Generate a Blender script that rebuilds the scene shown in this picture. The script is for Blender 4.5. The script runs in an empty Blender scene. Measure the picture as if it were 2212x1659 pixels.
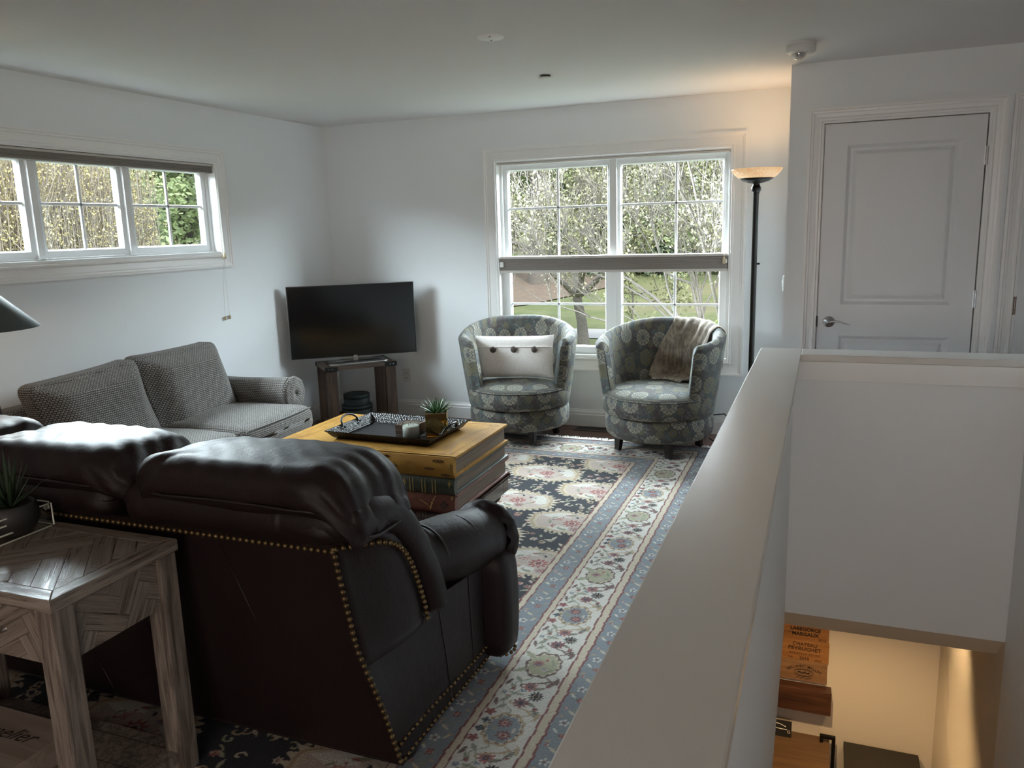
import bpy, math, random
import numpy as np
from mathutils import Matrix, Vector, noise as mnoise
C = bpy.context.scene.collection
scn = bpy.context.scene
R = math.radians
PI = math.pi

# ------------------------------------------------------------------ camera
cam_d = bpy.data.cameras.new('camera'); cam = bpy.data.objects.new('camera', cam_d); C.objects.link(cam)
cam_d.sensor_fit = 'HORIZONTAL'; cam_d.sensor_width = 36.0; cam_d.lens = 1716.722/2212*36.0
cam_d.clip_start = 0.02; cam_d.clip_end = 500
_r = Vector((0.93222676, 0.3607183, -0.02890639)); _u = Vector((-0.04239168, 0.18818601, 0.98121811)); _d = Vector((-0.3593831, 0.91349238, -0.19072349))
mw = Matrix.Identity(4)
for i in range(3):
    mw[i][0] = _r[i]; mw[i][1] = _u[i]; mw[i][2] = -_d[i]
mw[0][3], mw[1][3], mw[2][3] = 0.0, 0.0, 1.5513
cam.matrix_world = mw
scn.camera = cam

# ------------------------------------------------------------------ sky, sun, exposure
W = bpy.data.worlds.new('world'); scn.world = W; W.use_nodes = True
wt = W.node_tree; wt.nodes.clear()
_o = wt.nodes.new('ShaderNodeOutputWorld'); _b = wt.nodes.new('ShaderNodeBackground')
_tc = wt.nodes.new('ShaderNodeTexCoord'); _sx = wt.nodes.new('ShaderNodeSeparateXYZ'); _cr = wt.nodes.new('ShaderNodeValToRGB')
wt.links.new(_tc.outputs['Generated'], _sx.inputs[0]); wt.links.new(_sx.outputs[2], _cr.inputs[0])
_cr.color_ramp.elements[0].position = 0.0; _cr.color_ramp.elements[0].color = (0.30, 0.31, 0.315, 1)
_cr.color_ramp.elements[1].position = 0.75; _cr.color_ramp.elements[1].color = (0.90, 0.97, 1.06, 1)
wt.links.new(_cr.outputs[0], _b.inputs[0]); _b.inputs[1].default_value = 2.8
wt.links.new(_b.outputs[0], _o.inputs[0])

sun_d = bpy.data.lights.new('sun', 'SUN'); sun = bpy.data.objects.new('sun', sun_d); C.objects.link(sun)
sun_d.energy = 3.0; sun_d.angle = R(8); sun_d.color = (1.0, 0.95, 0.86)
sun.rotation_euler = Vector((-0.45, 0.55, -0.80)).to_track_quat('-Z', 'Y').to_euler()

def fill_area(name, loc, aim, sx, sy, watts, col):
    # added fill lights: out of view beyond both windows and at the rear opening
    d = bpy.data.lights.new(name, 'AREA'); o = bpy.data.objects.new(name, d); C.objects.link(o); d.shape = 'RECTANGLE'; d.size = sx; d.size_y = sy; d.energy = watts; d.color = col
    o.location = loc; o.rotation_euler = (Vector(aim)-Vector(loc)).to_track_quat('-Z', 'Y').to_euler(); return o
fill_area('fill_back', (-1.0, 8.6, 4.0), (-1.0, 0.0, 4.0), 20.0, 3.0, 10000, (0.84, 0.93, 1.0))
fill_area('fill_left', (-6.8, 3.4, 4.1), (0.0, 3.4, 4.1), 20.0, 3.0, 11500, (0.84, 0.93, 1.0))
fill_area('fill_rear', (0.2, -3.58, 1.5), (-0.2, 0.0, 1.4), 2.6, 1.2, 54, (1.0, 0.82, 0.68))

vs = scn.view_settings
scn.display_settings.display_device = 'sRGB'
vs.view_transform = 'Standard'; vs.look = 'None'; vs.exposure = 0.3; vs.gamma = 1.0; vs.use_curve_mapping = False
cy = scn.cycles
cy.use_denoising = True
cy.max_bounces = 10; cy.diffuse_bounces = 6; cy.glossy_bounces = 4; cy.transmission_bounces = 6; cy.transparent_max_bounces = 24
cy.sample_clamp_indirect = 6.0; cy.caustics_reflective = False; cy.caustics_refractive = False

# ------------------------------------------------------------------ colours and shader expressions
def L(h):
    h = h.lstrip('#'); o = []
    for i in (0, 2, 4):
        c = int(h[i:i+2], 16)/255
        o.append(c/12.92 if c <= 0.04045 else ((c+0.055)/1.055)**2.4)
    return tuple(o)

class X:                                   # a shader socket with arithmetic
    def __init__(s, k): s.k = k
    def __add__(a, b): return mth('ADD', a, b)
    __radd__ = __add__
    def __sub__(a, b): return mth('SUBTRACT', a, b)
    def __rsub__(a, b): return mth('SUBTRACT', b, a)
    def __mul__(a, b): return mth('MULTIPLY', a, b)
    __rmul__ = __mul__
    def __truediv__(a, b): return mth('DIVIDE', a, b)
    def __lt__(a, b): return mth('LESS_THAN', a, b)
    def __gt__(a, b): return mth('GREATER_THAN', a, b)
T = None
def lk(v, sock):
    if isinstance(v, X): T.links.new(v.k, sock)
    elif isinstance(v, tuple):
        sock.default_value = tuple(v) + (1.0,) if (len(v) == 3 and len(sock.default_value) == 4) else v
    elif v is not None: sock.default_value = v
def nd(t, **p):
    n = T.nodes.new('ShaderNode'+t)
    for k, v in p.items(): setattr(n, k, v)
    return n
def mth(op, a, b=None, c=None):
    n = nd('Math', operation=op); lk(a, n.inputs[0]); lk(b, n.inputs[1])
    if c is not None: lk(c, n.inputs[2])
    return X(n.outputs[0])
def mix(f, a, b):
    n = nd('Mix', data_type='RGBA'); lk(f, n.inputs[0]); lk(a, n.inputs[6]); lk(b, n.inputs[7]); return X(n.outputs[2])
def obj_c(): return X(nd('TexCoord').outputs['Object'])
def uv_c(): return X(nd('UVMap').outputs[0])
def sep(v):
    n = nd('SeparateXYZ'); lk(v, n.inputs[0]); return [X(o) for o in n.outputs]
def comb(x, y, z=0.0):
    n = nd('CombineXYZ'); lk(x, n.inputs[0]); lk(y, n.inputs[1]); lk(z, n.inputs[2]); return X(n.outputs[0])
def vmul(v, s):
    n = nd('VectorMath', operation='MULTIPLY'); lk(v, n.inputs[0]); n.inputs[1].default_value = s; return X(n.outputs[0])
def vsub(a, b):
    n = nd('VectorMath', operation='SUBTRACT'); lk(a, n.inputs[0]); lk(b, n.inputs[1]); return X(n.outputs[0])
def vadd(a, b):
    n = nd('VectorMath', operation='ADD'); lk(a, n.inputs[0]); lk(b, n.inputs[1]); return X(n.outputs[0])
def noi(v, s, d=3.0, r=0.55, dist=0.0):
    n = nd('TexNoise'); lk(v, n.inputs['Vector']); n.inputs['Scale'].default_value = s; n.inputs['Detail'].default_value = d
    n.inputs['Roughness'].default_value = r; n.inputs['Distortion'].default_value = dist; return X(n.outputs[0])
def vor(v, s, rnd=1.0, dim='2D', feat='F1'):
    n = nd('TexVoronoi', voronoi_dimensions=dim, feature=feat); lk(v, n.inputs['Vector']); n.inputs['Scale'].default_value = s
    n.inputs['Randomness'].default_value = rnd; return n
def sst(x, a, b):
    n = nd('MapRange', interpolation_type='SMOOTHSTEP'); lk(x, n.inputs[0]); lk(a, n.inputs[1]); lk(b, n.inputs[2]); return X(n.outputs[0])
def ramp(f, *st):
    n = nd('ValToRGB'); lk(f, n.inputs[0]); e = n.color_ramp.elements
    while len(e) < len(st): e.new(0.5)
    for el, (p, c) in zip(e, st): el.position = p; el.color = tuple(c)+(1.0,)
    return X(n.outputs[0])
def bump(h, st=0.3, dist=0.01):
    n = nd('Bump'); lk(h, n.inputs['Height']); n.inputs['Strength'].default_value = st; n.inputs['Distance'].default_value = dist
    return X(n.outputs[0])
MATS = {}
def mat(name, fn=None, **kw):
    """kw: principled inputs by name; fn() returns a dict of more of them"""
    global T
    m = bpy.data.materials.new(name); m.use_nodes = True; T = m.node_tree; T.nodes.clear()
    o = nd('OutputMaterial'); b = nd('BsdfPrincipled'); T.links.new(b.outputs[0], o.inputs[0])
    d = dict(kw)
    if fn: d.update(fn())
    for k, v in d.items(): lk(v, b.inputs[k.replace('_', ' ')])
    MATS[name] = m; return m
def plain(name, col, rough=0.5, metal=0.0, nz=0.06, ns=40.0, bs=0.0, **kw):
    """paint, metal or plastic: a base colour with faint mottling"""
    def f():
        n = noi(obj_c(), ns, 3.0)
        a = tuple(c*(1-nz) for c in col); b2 = tuple(min(1, c*(1+nz)) for c in col)
        d = {'Base Color': mix(n, a, b2), 'Roughness': rough, 'Metallic': metal}
        if bs: d['Normal'] = bump(n, bs, 0.004)
        return d
    return mat(name, f, **kw)

# ------------------------------------------------------------------ mesh building
class MB:
    def __init__(s): s.v = []; s.f = []; s.uv = {}; s.n = 0
    def add(s, vs_, fs, uvs=None):
        vs_ = np.asarray(vs_, float).reshape(-1, 3); b = s.n
        s.v.append(vs_); s.n += len(vs_)
        for i, f in enumerate(fs):
            if uvs is not None: s.uv[len(s.f)] = uvs[i]
            s.f.append(tuple(int(k)+b for k in f))
        return s
    def box(s, c, d, rot=None):
        c = np.array(c, float); h = np.array(d, float)/2
        p = np.array([[x, y, z] for x in (-1, 1) for y in (-1, 1) for z in (-1, 1)])*h
        if rot is not None: p = p @ np.array(Matrix(rot).to_3x3()).T
        return s.add(p+c, [(0, 1, 3, 2), (4, 6, 7, 5), (0, 4, 5, 1), (2, 3, 7, 6), (0, 2, 6, 4), (1, 5, 7, 3)])
    def bx(s, x0, x1, y0, y1, z0, z1): return s.box(((x0+x1)/2, (y0+y1)/2, (z0+z1)/2), (abs(x1-x0), abs(y1-y0), abs(z1-z0)))
    def grid(s, P, cu=False, cv=False, uvs=None, capu=False):
        P = np.asarray(P, float); nu, nv = P.shape[:2]; fs = []; us = [] if uvs is not None else None
        for i in range(nu if cu else nu-1):
            for j in range(nv if cv else nv-1):
                a, b2 = i, (i+1) % nu; c_, d_ = j, (j+1) % nv
                fs.append((a*nv+c_, b2*nv+c_, b2*nv+d_, a*nv+d_))
                if us is not None: us.append([uvs[i][j], uvs[i+1][j], uvs[i+1][j+1], uvs[i][j+1]])
        if capu:
            fs.append(tuple(range(nv))[::-1]); fs.append(tuple((nu-1)*nv+j for j in range(nv)))
            if us is not None: us += [[(0, 0)]*nv]*2
        return s.add(P.reshape(-1, 3), fs, us)
    def tube(s, path, r, n=8, closed=False, cap=True, flat=1.0):
        path = np.asarray(path, float); m = len(path)
        rr = np.full(m, r) if np.isscalar(r) else np.asarray(r, float)
        t = np.roll(path, -1, 0)-np.roll(path, 1, 0) if closed else np.gradient(path, axis=0)
        t /= np.linalg.norm(t, axis=1)[:, None]+1e-12
        up = np.array([0, 0, 1.0]) if abs(t[0][2]) < 0.9 else np.array([1.0, 0, 0])
        rings = []
        a = np.cross(t[0], up); a /= np.linalg.norm(a)
        for i in range(m):
            a = a-t[i]*(a@t[i]); a /= np.linalg.norm(a)+1e-12; b2 = np.cross(t[i], a)
            th = np.arange(n)*2*PI/n
            rings.append(path[i]+rr[i]*(np.cos(th)[:, None]*a+flat*np.sin(th)[:, None]*b2))
        return s.grid(rings, cu=closed, cv=True, capu=(cap and not closed))
    def cyl(s, p0, p1, r0, r1=None, n=24):
        r1 = r0 if r1 is None else r1
        return s.tube([p0, p1], [r0, r1], n)
    def lathe(s, prof, c=(0, 0, 0), n=32, a0=0.0, uvr=None):
        th = np.arange(n)*2*PI/n+a0; c = np.array(c, float)
        P = np.array([[[c[0]+r*math.cos(t), c[1]+r*math.sin(t), c[2]+z] for t in th] for r, z in prof])
        u = None
        if uvr is not None:
            ln = np.r_[0, np.cumsum(np.hypot(*np.diff(np.array(prof), axis=0).T))]
            u = [[((j*2*PI/n)*uvr, ln[i]) for j in range(n+1)] for i in range(len(prof))]
        s.grid(P, cv=True, uvs=u)
        k = len(prof)
        if prof[0][0] > 1e-4: s.add(P[0], [tuple(range(n))[::-1]], [[(0, 0)]*n] if uvr is not None else None)
        if prof[-1][0] > 1e-4: s.add(P[-1], [tuple(range(n))], [[(0, 0)]*n] if uvr is not None else None)
        return s
    def ball(s, c, r, n=12, sz=1.0):
        pr = [(r*math.sin(PI*i/n)+1e-5, -r*sz*math.cos(PI*i/n)) for i in range(n+1)]
        return s.lathe(pr, c, n*2)
    def prism(s, poly, axis, lo, hi):
        """2-D polygon extruded along an axis ('x': poly in y,z; 'y': x,z; 'z': x,y)"""
        def pt(p, h): return {'x': (h, p[0], p[1]), 'y': (p[0], h, p[1]), 'z': (p[0], p[1], h)}[axis]
        n = len(poly); vs_ = [pt(p, lo) for p in poly]+[pt(p, hi) for p in poly]
        return s.add(vs_, [tuple(range(n))[::-1], tuple(range(n, 2*n))]+[(i, (i+1) % n, n+(i+1) % n, n+i) for i in range(n)])
    def frame(s, rect, prof, fn):
        """a mitred frame: prof = (inset, height) stations swept round rect=(a0,b0,a1,b1); fn(a,b,h)->xyz"""
        a0, b0, a1, b1 = rect
        P = [[fn(a0+d, b0+d, h), fn(a1-d, b0+d, h), fn(a1-d, b1-d, h), fn(a0+d, b1-d, h)] for d, h in prof]
        return s.grid(P, cv=True)
    def apply(s, fn):
        s.v = [np.array([fn(p) for p in a]) if len(a) else a for a in s.v]; return s
    def xf(s, M4):
        M = np.array(M4); s.v = [a@M[:3, :3].T+M[:3, 3] for a in s.v]; return s

def rbox(size, r, n=10, fn=None, c=(0, 0, 0)):
    """rounded box on a cube grid; fn(P, U) displaces, U the cube coordinates in -1..1"""
    h = np.array(size, float)/2; mb = MB()
    t = np.linspace(-1, 1, n+1); t = np.sign(t)*np.abs(t)**0.85
    A, B = np.meshgrid(t, t, indexing='ij')
    idx = {}; V = []; F = []
    for ax in range(3):
        for sg in (-1, 1):
            U = np.zeros(A.shape+(3,)); U[..., ax] = sg; U[..., (ax+1) % 3] = A*sg; U[..., (ax+2) % 3] = B
            loc = np.zeros(A.shape, int)
            for i in range(n+1):
                for j in range(n+1):
                    k = tuple(np.round(U[i, j], 5))
                    if k not in idx: idx[k] = len(V); V.append(U[i, j])
                    loc[i, j] = idx[k]
            for i in range(n):
                for j in range(n): F.append((loc[i, j], loc[i+1, j], loc[i+1, j+1], loc[i, j+1]))
    U = np.array(V); p = U*h; q = np.clip(p, -(h-r), h-r); dlt = p-q
    ln = np.linalg.norm(dlt, axis=1)[:, None]; P = q+r*dlt/np.maximum(ln, 1e-9)
    if fn is not None: P = fn(P, U)
    mb.add(P+np.array(c), F); return mb

def wob(P, s, a, seed=0.0):
    """cheap smooth 3-D displacement field"""
    P = np.asarray(P); o = np.zeros(len(P))
    for k in range(5):
        w = np.array([math.sin(12.9*k+seed+1), math.sin(78.2*k+seed+2), math.sin(37.7*k+seed+3)])*s*(1+0.5*k)
        o += np.sin(P@w+k*1.7+seed)/(1+0.5*k)
    return a*o/2.5

def mesh(name, mb, mats, smooth=True, uv='box', inv=None):
    me = bpy.data.meshes.new(name)
    V = np.concatenate(mb.v) if mb.v else np.zeros((0, 3))
    if inv is not None: V = V@inv[:3, :3].T+inv[:3, 3]
    me.from_pydata(V.tolist(), [], mb.f)
    if uv:
        ul = me.uv_layers.new(name='UVMap'); co = np.zeros((len(me.loops), 2)); i = 0
        Vn = V
        for fi, f in enumerate(mb.f):
            if fi in mb.uv:
                for q in mb.uv[fi]: co[i] = q; i += 1
                continue
            p = Vn[list(f)]; n = np.cross(p[1]-p[0], p[2]-p[0])
            if len(f) > 3 and n@n < 1e-16: n = np.cross(p[2]-p[0], p[3]-p[0])
            ax = int(np.argmax(np.abs(n))); aa = [(1, 2), (0, 2), (0, 1)][ax]
            for q in p: co[i] = (q[aa[0]], q[aa[1]]); i += 1
        ul.data.foreach_set('uv', co.ravel())
    me.polygons.foreach_set('use_smooth', [bool(smooth)]*len(me.polygons))
    for m in (mats if isinstance(mats, (list, tuple)) else [mats]): me.materials.append(m)
    me.update(); return me

def finish(o, bevel, smooth, sub):
    if sub:
        md = o.modifiers.new('sub', 'SUBSURF'); md.levels = sub; md.render_levels = sub
    if bevel:
        md = o.modifiers.new('bevel', 'BEVEL'); md.width = bevel; md.segments = 2; md.limit_method = 'ANGLE'; md.angle_limit = R(40)
        md.harden_normals = False
    if smooth == 'auto':
        pass
def tag(o, label=None, cat=None, group=None, kind=None):
    if label: o['label'] = label
    if cat: o['category'] = cat
    if group: o['group'] = group
    if kind: o['kind'] = kind
    return o
def thing(name, label, cat, loc=(0, 0, 0), rotz=0.0, group=None, kind=None):
    o = bpy.data.objects.new(name, None); C.objects.link(o); o.location = loc; o.rotation_euler = (0, 0, rotz); o.empty_display_size = 0.1
    return tag(o, label, cat, group, kind)
def root_of(o):
    while o.parent: o = o.parent
    return o
def part(name, mb, m, parent, smooth=True, bevel=0.0, sub=0, local=False, uv='box', label=None):
    """a mesh under its thing; coordinates are world ones unless local"""
    inv = None
    if not local:
        r = root_of(parent); inv = np.array((Matrix.Translation(r.location) @ r.rotation_euler.to_matrix().to_4x4()).inverted())
    o = bpy.data.objects.new(name, mesh(name, mb, m, smooth, uv, inv)); C.objects.link(o); o.parent = parent
    finish(o, bevel, smooth, sub)
    if label: o['label'] = label
    return o
def single(name, mb, m, label, cat, group=None, kind=None, smooth=True, bevel=0.0, sub=0, loc=None, uv='box'):
    V = np.concatenate(mb.v)
    if loc is None: loc = ((V[:, 0].min()+V[:, 0].max())/2, (V[:, 1].min()+V[:, 1].max())/2, V[:, 2].min())
    inv = np.eye(4); inv[:3, 3] = -np.array(loc)
    o = bpy.data.objects.new(name, mesh(name, mb, m, smooth, uv, inv)); C.objects.link(o); o.location = loc
    finish(o, bevel, smooth, sub)
    return tag(o, label, cat, group, kind)
def struct(name, mb, m, smooth=False, bevel=0.0, uv='box'):
    o = bpy.data.objects.new(name, mesh(name, mb, m, smooth, uv)); C.objects.link(o); finish(o, bevel, smooth, 0)
    o['kind'] = 'structure'; return o
def children(o): return [c for c in bpy.data.objects if c.parent == o]
def copy_tree(o, parent=None):
    c = o.copy(); C.objects.link(c); c.parent = parent
    for ch in children(o): copy_tree(ch, c)
    return c
def text_mesh(name, txt, size, M4, m, parent, bold=0.0, shear=0.0, space=1.0):
    """lettering as a thin mesh, centred on M4's origin, reading along its X"""
    cu = bpy.data.curves.new(name, 'FONT'); cu.body = txt; cu.size = size; cu.align_x = 'CENTER'; cu.align_y = 'CENTER'
    cu.extrude = 0.0006; cu.offset = bold; cu.shear = shear; cu.space_character = space; cu.resolution_u = 3
    tmp = bpy.data.objects.new('tmp', cu); C.objects.link(tmp)
    dg = bpy.context.evaluated_depsgraph_get(); me = bpy.data.meshes.new_from_object(tmp.evaluated_get(dg))
    bpy.data.objects.remove(tmp); bpy.data.curves.remove(cu)
    r = root_of(parent); inv = (Matrix.Translation(r.location) @ r.rotation_euler.to_matrix().to_4x4()).inverted()
    me.transform(inv @ M4); me.materials.clear(); me.materials.append(m); me.name = name
    o = bpy.data.objects.new(name, me); C.objects.link(o); o.parent = parent
    return o
random.seed(4); rng = np.random.default_rng(7)
# ------------------------------------------------------------------ materials
def m_paint(name, col, rough=0.6, sc=90.0, st=0.05, var=0.02):
    def f():
        o = obj_c(); a = noi(o, 1.3, 3.0); b = noi(o, sc, 2.0)
        return {'Base Color': mix(a, tuple(c*(1-var) for c in col), tuple(min(1, c*(1+var)) for c in col)), 'Roughness': rough, 'Normal': bump(b, st, 0.002)}
    return mat(name, f)
wall_p = m_paint('wall_paint', (0.805, 0.835, 0.86), 0.62)
lower_p = m_paint('lower_wall_paint', (0.70, 0.64, 0.56), 0.65)
ceil_p = m_paint('ceiling_paint', (0.77, 0.765, 0.76), 0.8, 35.0, 0.12, 0.03)
trim_p = m_paint('trim_paint', (0.83, 0.835, 0.835), 0.32, 60.0, 0.01, 0.01)
door_p = m_paint('door_paint', (0.72, 0.735, 0.755), 0.38, 60.0, 0.01, 0.01)
def _cap():
    o = obj_c(); a = noi(o, 2.2, 4.0); b = noi(o, 420.0, 2.0); c = noi(o, 60.0, 3.0)
    return {'Base Color': mix(a, (0.60, 0.58, 0.55), (0.66, 0.645, 0.62)), 'Roughness': 0.27, 'Normal': bump(b, 0.16, 0.0010)}
cap_p = mat('cap_paint', _cap)
vinyl = plain('white_vinyl', (0.80, 0.82, 0.83), 0.3, nz=0.02)
def _floor():
    o = obj_c(); x, y, z = sep(o)
    br = nd('TexBrick'); lk(comb(x, y), br.inputs['Vector']); br.offset = 0.37; br.inputs['Scale'].default_value = 1.0
    br.inputs['Brick Width'].default_value = 1.1; br.inputs['Row Height'].default_value = 0.085; br.inputs['Mortar Size'].default_value = 0.0016
    br.inputs['Color1'].default_value = (0.13, 0.040, 0.019, 1); br.inputs['Color2'].default_value = (0.085, 0.024, 0.012, 1); br.inputs['Mortar'].default_value = (0.02, 0.008, 0.005, 1)
    g = noi(vmul(o, (4.0, 60.0, 10.0)), 2.0, 4.0)
    return {'Base Color': mix(g*0.5, X(br.outputs[0]), (0.05, 0.015, 0.008)), 'Roughness': 0.28}
floor_m = mat('cherry_floor', _floor)

def wood(name, c1, c2, axis=0, rough=0.4, sc=1.0, contrast=(0.35, 0.65), st=0.06, coat=0.0):
    """grain runs along object axis 0/1/2"""
    def f():
        o = obj_c(); k = [22.0*sc]*3; k[axis] = 1.6*sc
        g = noi(vmul(o, tuple(k)), 1.6, 5.0, 0.6, 0.6); fi = [160.0*sc]*3; fi[axis] = 5.0*sc
        h = noi(vmul(o, tuple(fi)), 1.0, 2.0)
        return {'Base Color': mix(sst(g*0.75+h*0.25, contrast[0], contrast[1]), c1, c2), 'Roughness': rough, 'Normal': bump(h, st, 0.002), 'Coat Weight': coat}
    return mat(name, f)
walnut = wood('walnut_wood', (0.030, 0.016, 0.010), (0.085, 0.045, 0.028), 2, 0.38)
walnut_top = wood('walnut_top_wood', (0.045, 0.028, 0.018), (0.11, 0.075, 0.05), 0, 0.35)
mahog = wood('dark_mahogany', (0.018, 0.009, 0.006), (0.055, 0.027, 0.017), 0, 0.3, coat=0.3)
leg_dark = plain('espresso_leg', (0.010, 0.007, 0.006), 0.35)
def uvwood(name, c1, c2, c3, rough=(0.25, 0.45), st=0.25):
    """each plank carries its own UV: u along the grain, v across, with a random offset"""
    def f():
        u = uv_c(); x, y, z = sep(u)
        g = noi(comb(x*3.0, y*75.0), 1.0, 5.0, 0.62, 0.5); h = noi(comb(x*14.0, y*420.0), 1.0, 3.0); b = noi(comb(mth('FLOOR', x*0.1+0.05), mth('FLOOR', y*0.1+0.05), 0.0), 3.7, 0.0)
        k = sst(g*0.62+h*0.38, 0.36, 0.62)
        c = mix(k, c1, c2); c = mix(sst(b, 0.25, 0.75)*0.45, c, c3)
        return {'Base Color': c, 'Roughness': mix(k, (rough[0],)*3, (rough[1],)*3), 'Normal': bump(k, st, 0.0015)}
    return mat(name, f)
grey_wood = uvwood('weathered_grey_wood', (0.085, 0.062, 0.048), (0.30, 0.255, 0.215), (0.15, 0.115, 0.09))
leg_wood = wood('weathered_leg_wood', (0.085, 0.066, 0.054), (0.255, 0.215, 0.182), 2, 0.42, 1.8, (0.36, 0.64), 0.2)

def _leather():
    o = obj_c(); a = noi(o, 5.0, 3.0); v = vor(o, 330.0, 1.0, '3D'); w = noi(o, 16.0, 4.0, 0.6, 1.2)
    return {'Base Color': mix(a, (0.0075, 0.0034, 0.0040), (0.0135, 0.0055, 0.0064)), 'Roughness': mix(noi(o, 9.0, 3.0), (0.46,)*3, (0.62,)*3),
            'Normal': bump(X(v.outputs['Distance'])*0.10+w*0.7+noi(vmul(o, (30.0, 9.0, 9.0)), 1.0, 3.0, 0.6, 1.5)*0.4, 0.24, 0.010), 'Specular IOR Level': 0.30}
leather = mat('burgundy_leather', _leather)
welt = plain('dark_welt_leather', (0.008, 0.003, 0.004), 0.5)
brass_nail = plain('antique_nail', (0.14, 0.095, 0.045), 0.42, 0.85, 0.3, 200.0)

def _tweed():
    u = uv_c(); n = noi(u, 2.0, 2.0); uw = vadd(u, vmul(comb(n, n), (0.012, 0.012, 0)))
    br = nd('TexBrick'); lk(uw, br.inputs['Vector']); br.offset = 0.5; br.inputs['Scale'].default_value = 1.0
    br.inputs['Brick Width'].default_value = 0.0150; br.inputs['Row Height'].default_value = 0.0105; br.inputs['Mortar Size'].default_value = 0.0026; br.inputs['Mortar Smooth'].default_value = 0.6
    br.inputs['Color1'].default_value = (0.37, 0.35, 0.325, 1); br.inputs['Color2'].default_value = (0.26, 0.245, 0.225, 1); br.inputs['Mortar'].default_value = (0.022, 0.019, 0.019, 1)
    y = noi(u, 700.0, 2.0)
    return {'Base Color': mix(y*0.35, X(br.outputs[0]), (0.08, 0.075, 0.07)), 'Roughness': 0.9, 'Normal': bump((1.0-X(br.outputs['Fac']))+y*0.3, 0.55, 0.004), 'Sheen Weight': 0.15}
tweed = mat('grey_tweed', _tweed)

def _suzani():
    u = uv_c(); col = mix(sst(noi(u, 7.0, 3.0), 0.42, 0.60), (0.046, 0.041, 0.037), (0.047, 0.064, 0.061))
    # scrolling vine between the medallions
    vn = noi(vadd(u, (3.3, 1.7, 0.0)), 16.0, 1.5, 0.5, 1.6)
    col = mix(sst(mth('ABSOLUTE', vn-0.5), 0.030, 0.012), col, (0.055, 0.026, 0.032))
    col = mix(sst(mth('ABSOLUTE', vn-0.60), 0.020, 0.008)*0.7, col, (0.20, 0.22, 0.21))
    def layer(col, off, per, R0, pet, ca, cb, cc, rnd):
        q = vadd(vmul(u, (1/per, 1/per, 0)), off); vv = vor(q, 1.0, rnd)
        d = vsub(q, X(vv.outputs['Position'])); x, y, z = sep(d); rr = mth('SQRT', x*x+y*y)*per; an = mth('ARCTAN2', y, x)
        cs = sep(X(vv.outputs['Color'])); tone = mix(cs[0] > 0.62, ca, cb)
        edge = mth('COSINE', an*pet)*(0.06*R0)+R0
        body = sst(rr, edge, edge-0.003)
        c = mix(body, col, tone)
        # ring of little eyes
        n = pet*0.75 if pet > 10 else pet
        n = round(n)
        fr = mth('FRACT', an*(n/(2*PI))+0.5)-0.5
        tx = fr*(2*PI/n)*rr; ty = rr-R0*0.72; e = mth('SQRT', tx*tx+ty*ty)
        c = mix(sst(e, R0*0.155, R0*0.115)*body, c, cc); c = mix(sst(e, R0*0.075, R0*0.045)*body, c, tone)
        c = mix(sst(mth('ABSOLUTE', rr-R0*0.50), R0*0.050, R0*0.025), c, cc)
        c = mix(sst(rr, R0*0.36, R0*0.33), c, (0.075, 0.085, 0.085)); c = mix(sst(rr, R0*0.24, R0*0.21)*(cs[1] > 0.4), c, tone)
        c = mix(sst(rr, R0*0.09, R0*0.06), c, cc)
        return c
    col = layer(col, (0.31, 0.67, 0.0), 0.098, 0.027, 9, (0.115, 0.102, 0.050), (0.10, 0.10, 0.083), (0.05, 0.05, 0.04), 0.55)
    col = layer(col, (0.0, 0.13, 0.0), 0.165, 0.058, 14, (0.225, 0.213, 0.168), (0.135, 0.122, 0.066), (0.062, 0.060, 0.055), 0.45)
    y = noi(u, 900.0, 2.0)
    return {'Base Color': mix(y*0.3, col, (0.05, 0.05, 0.05)), 'Roughness': 0.85, 'Normal': bump(y, 0.2, 0.002), 'Sheen Weight': 0.06}
suzani = mat('medallion_upholstery', _suzani)

def _throw():
    o = obj_c(); a = noi(o, 9.0, 4.0, 0.65); x, y, z = sep(o); s = noi(vmul(o, (60.0, 60.0, 6.0)), 1.0, 3.0)
    return {'Base Color': mix(sst(a*0.6+s*0.4, 0.38, 0.64), (0.085, 0.066, 0.049), (0.235, 0.195, 0.150)), 'Roughness': 0.85, 'Sheen Weight': 0.7, 'Sheen Roughness': 0.35,
            'Sheen Tint': (0.9, 0.8, 0.7, 1.0), 'Normal': bump(s, 0.35, 0.004)}
throw_m = mat('brown_chenille', _throw)
def _linen():
    u = uv_c(); x, y, z = sep(u); a = noi(comb(x*400.0, y*18.0), 1.0, 2.0); b = noi(comb(x*18.0, y*400.0), 1.0, 2.0)
    return {'Base Color': mix(sst(a*0.5+b*0.5, 0.35, 0.65), (0.66, 0.63, 0.61), (0.82, 0.79, 0.76)), 'Roughness': 0.9, 'Normal': bump(a+b, 0.2, 0.001)}
linen = mat('oatmeal_linen', _linen)
button_m = plain('brown_button', (0.05, 0.036, 0.030), 0.6, nz=0.5, ns=250.0)

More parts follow.
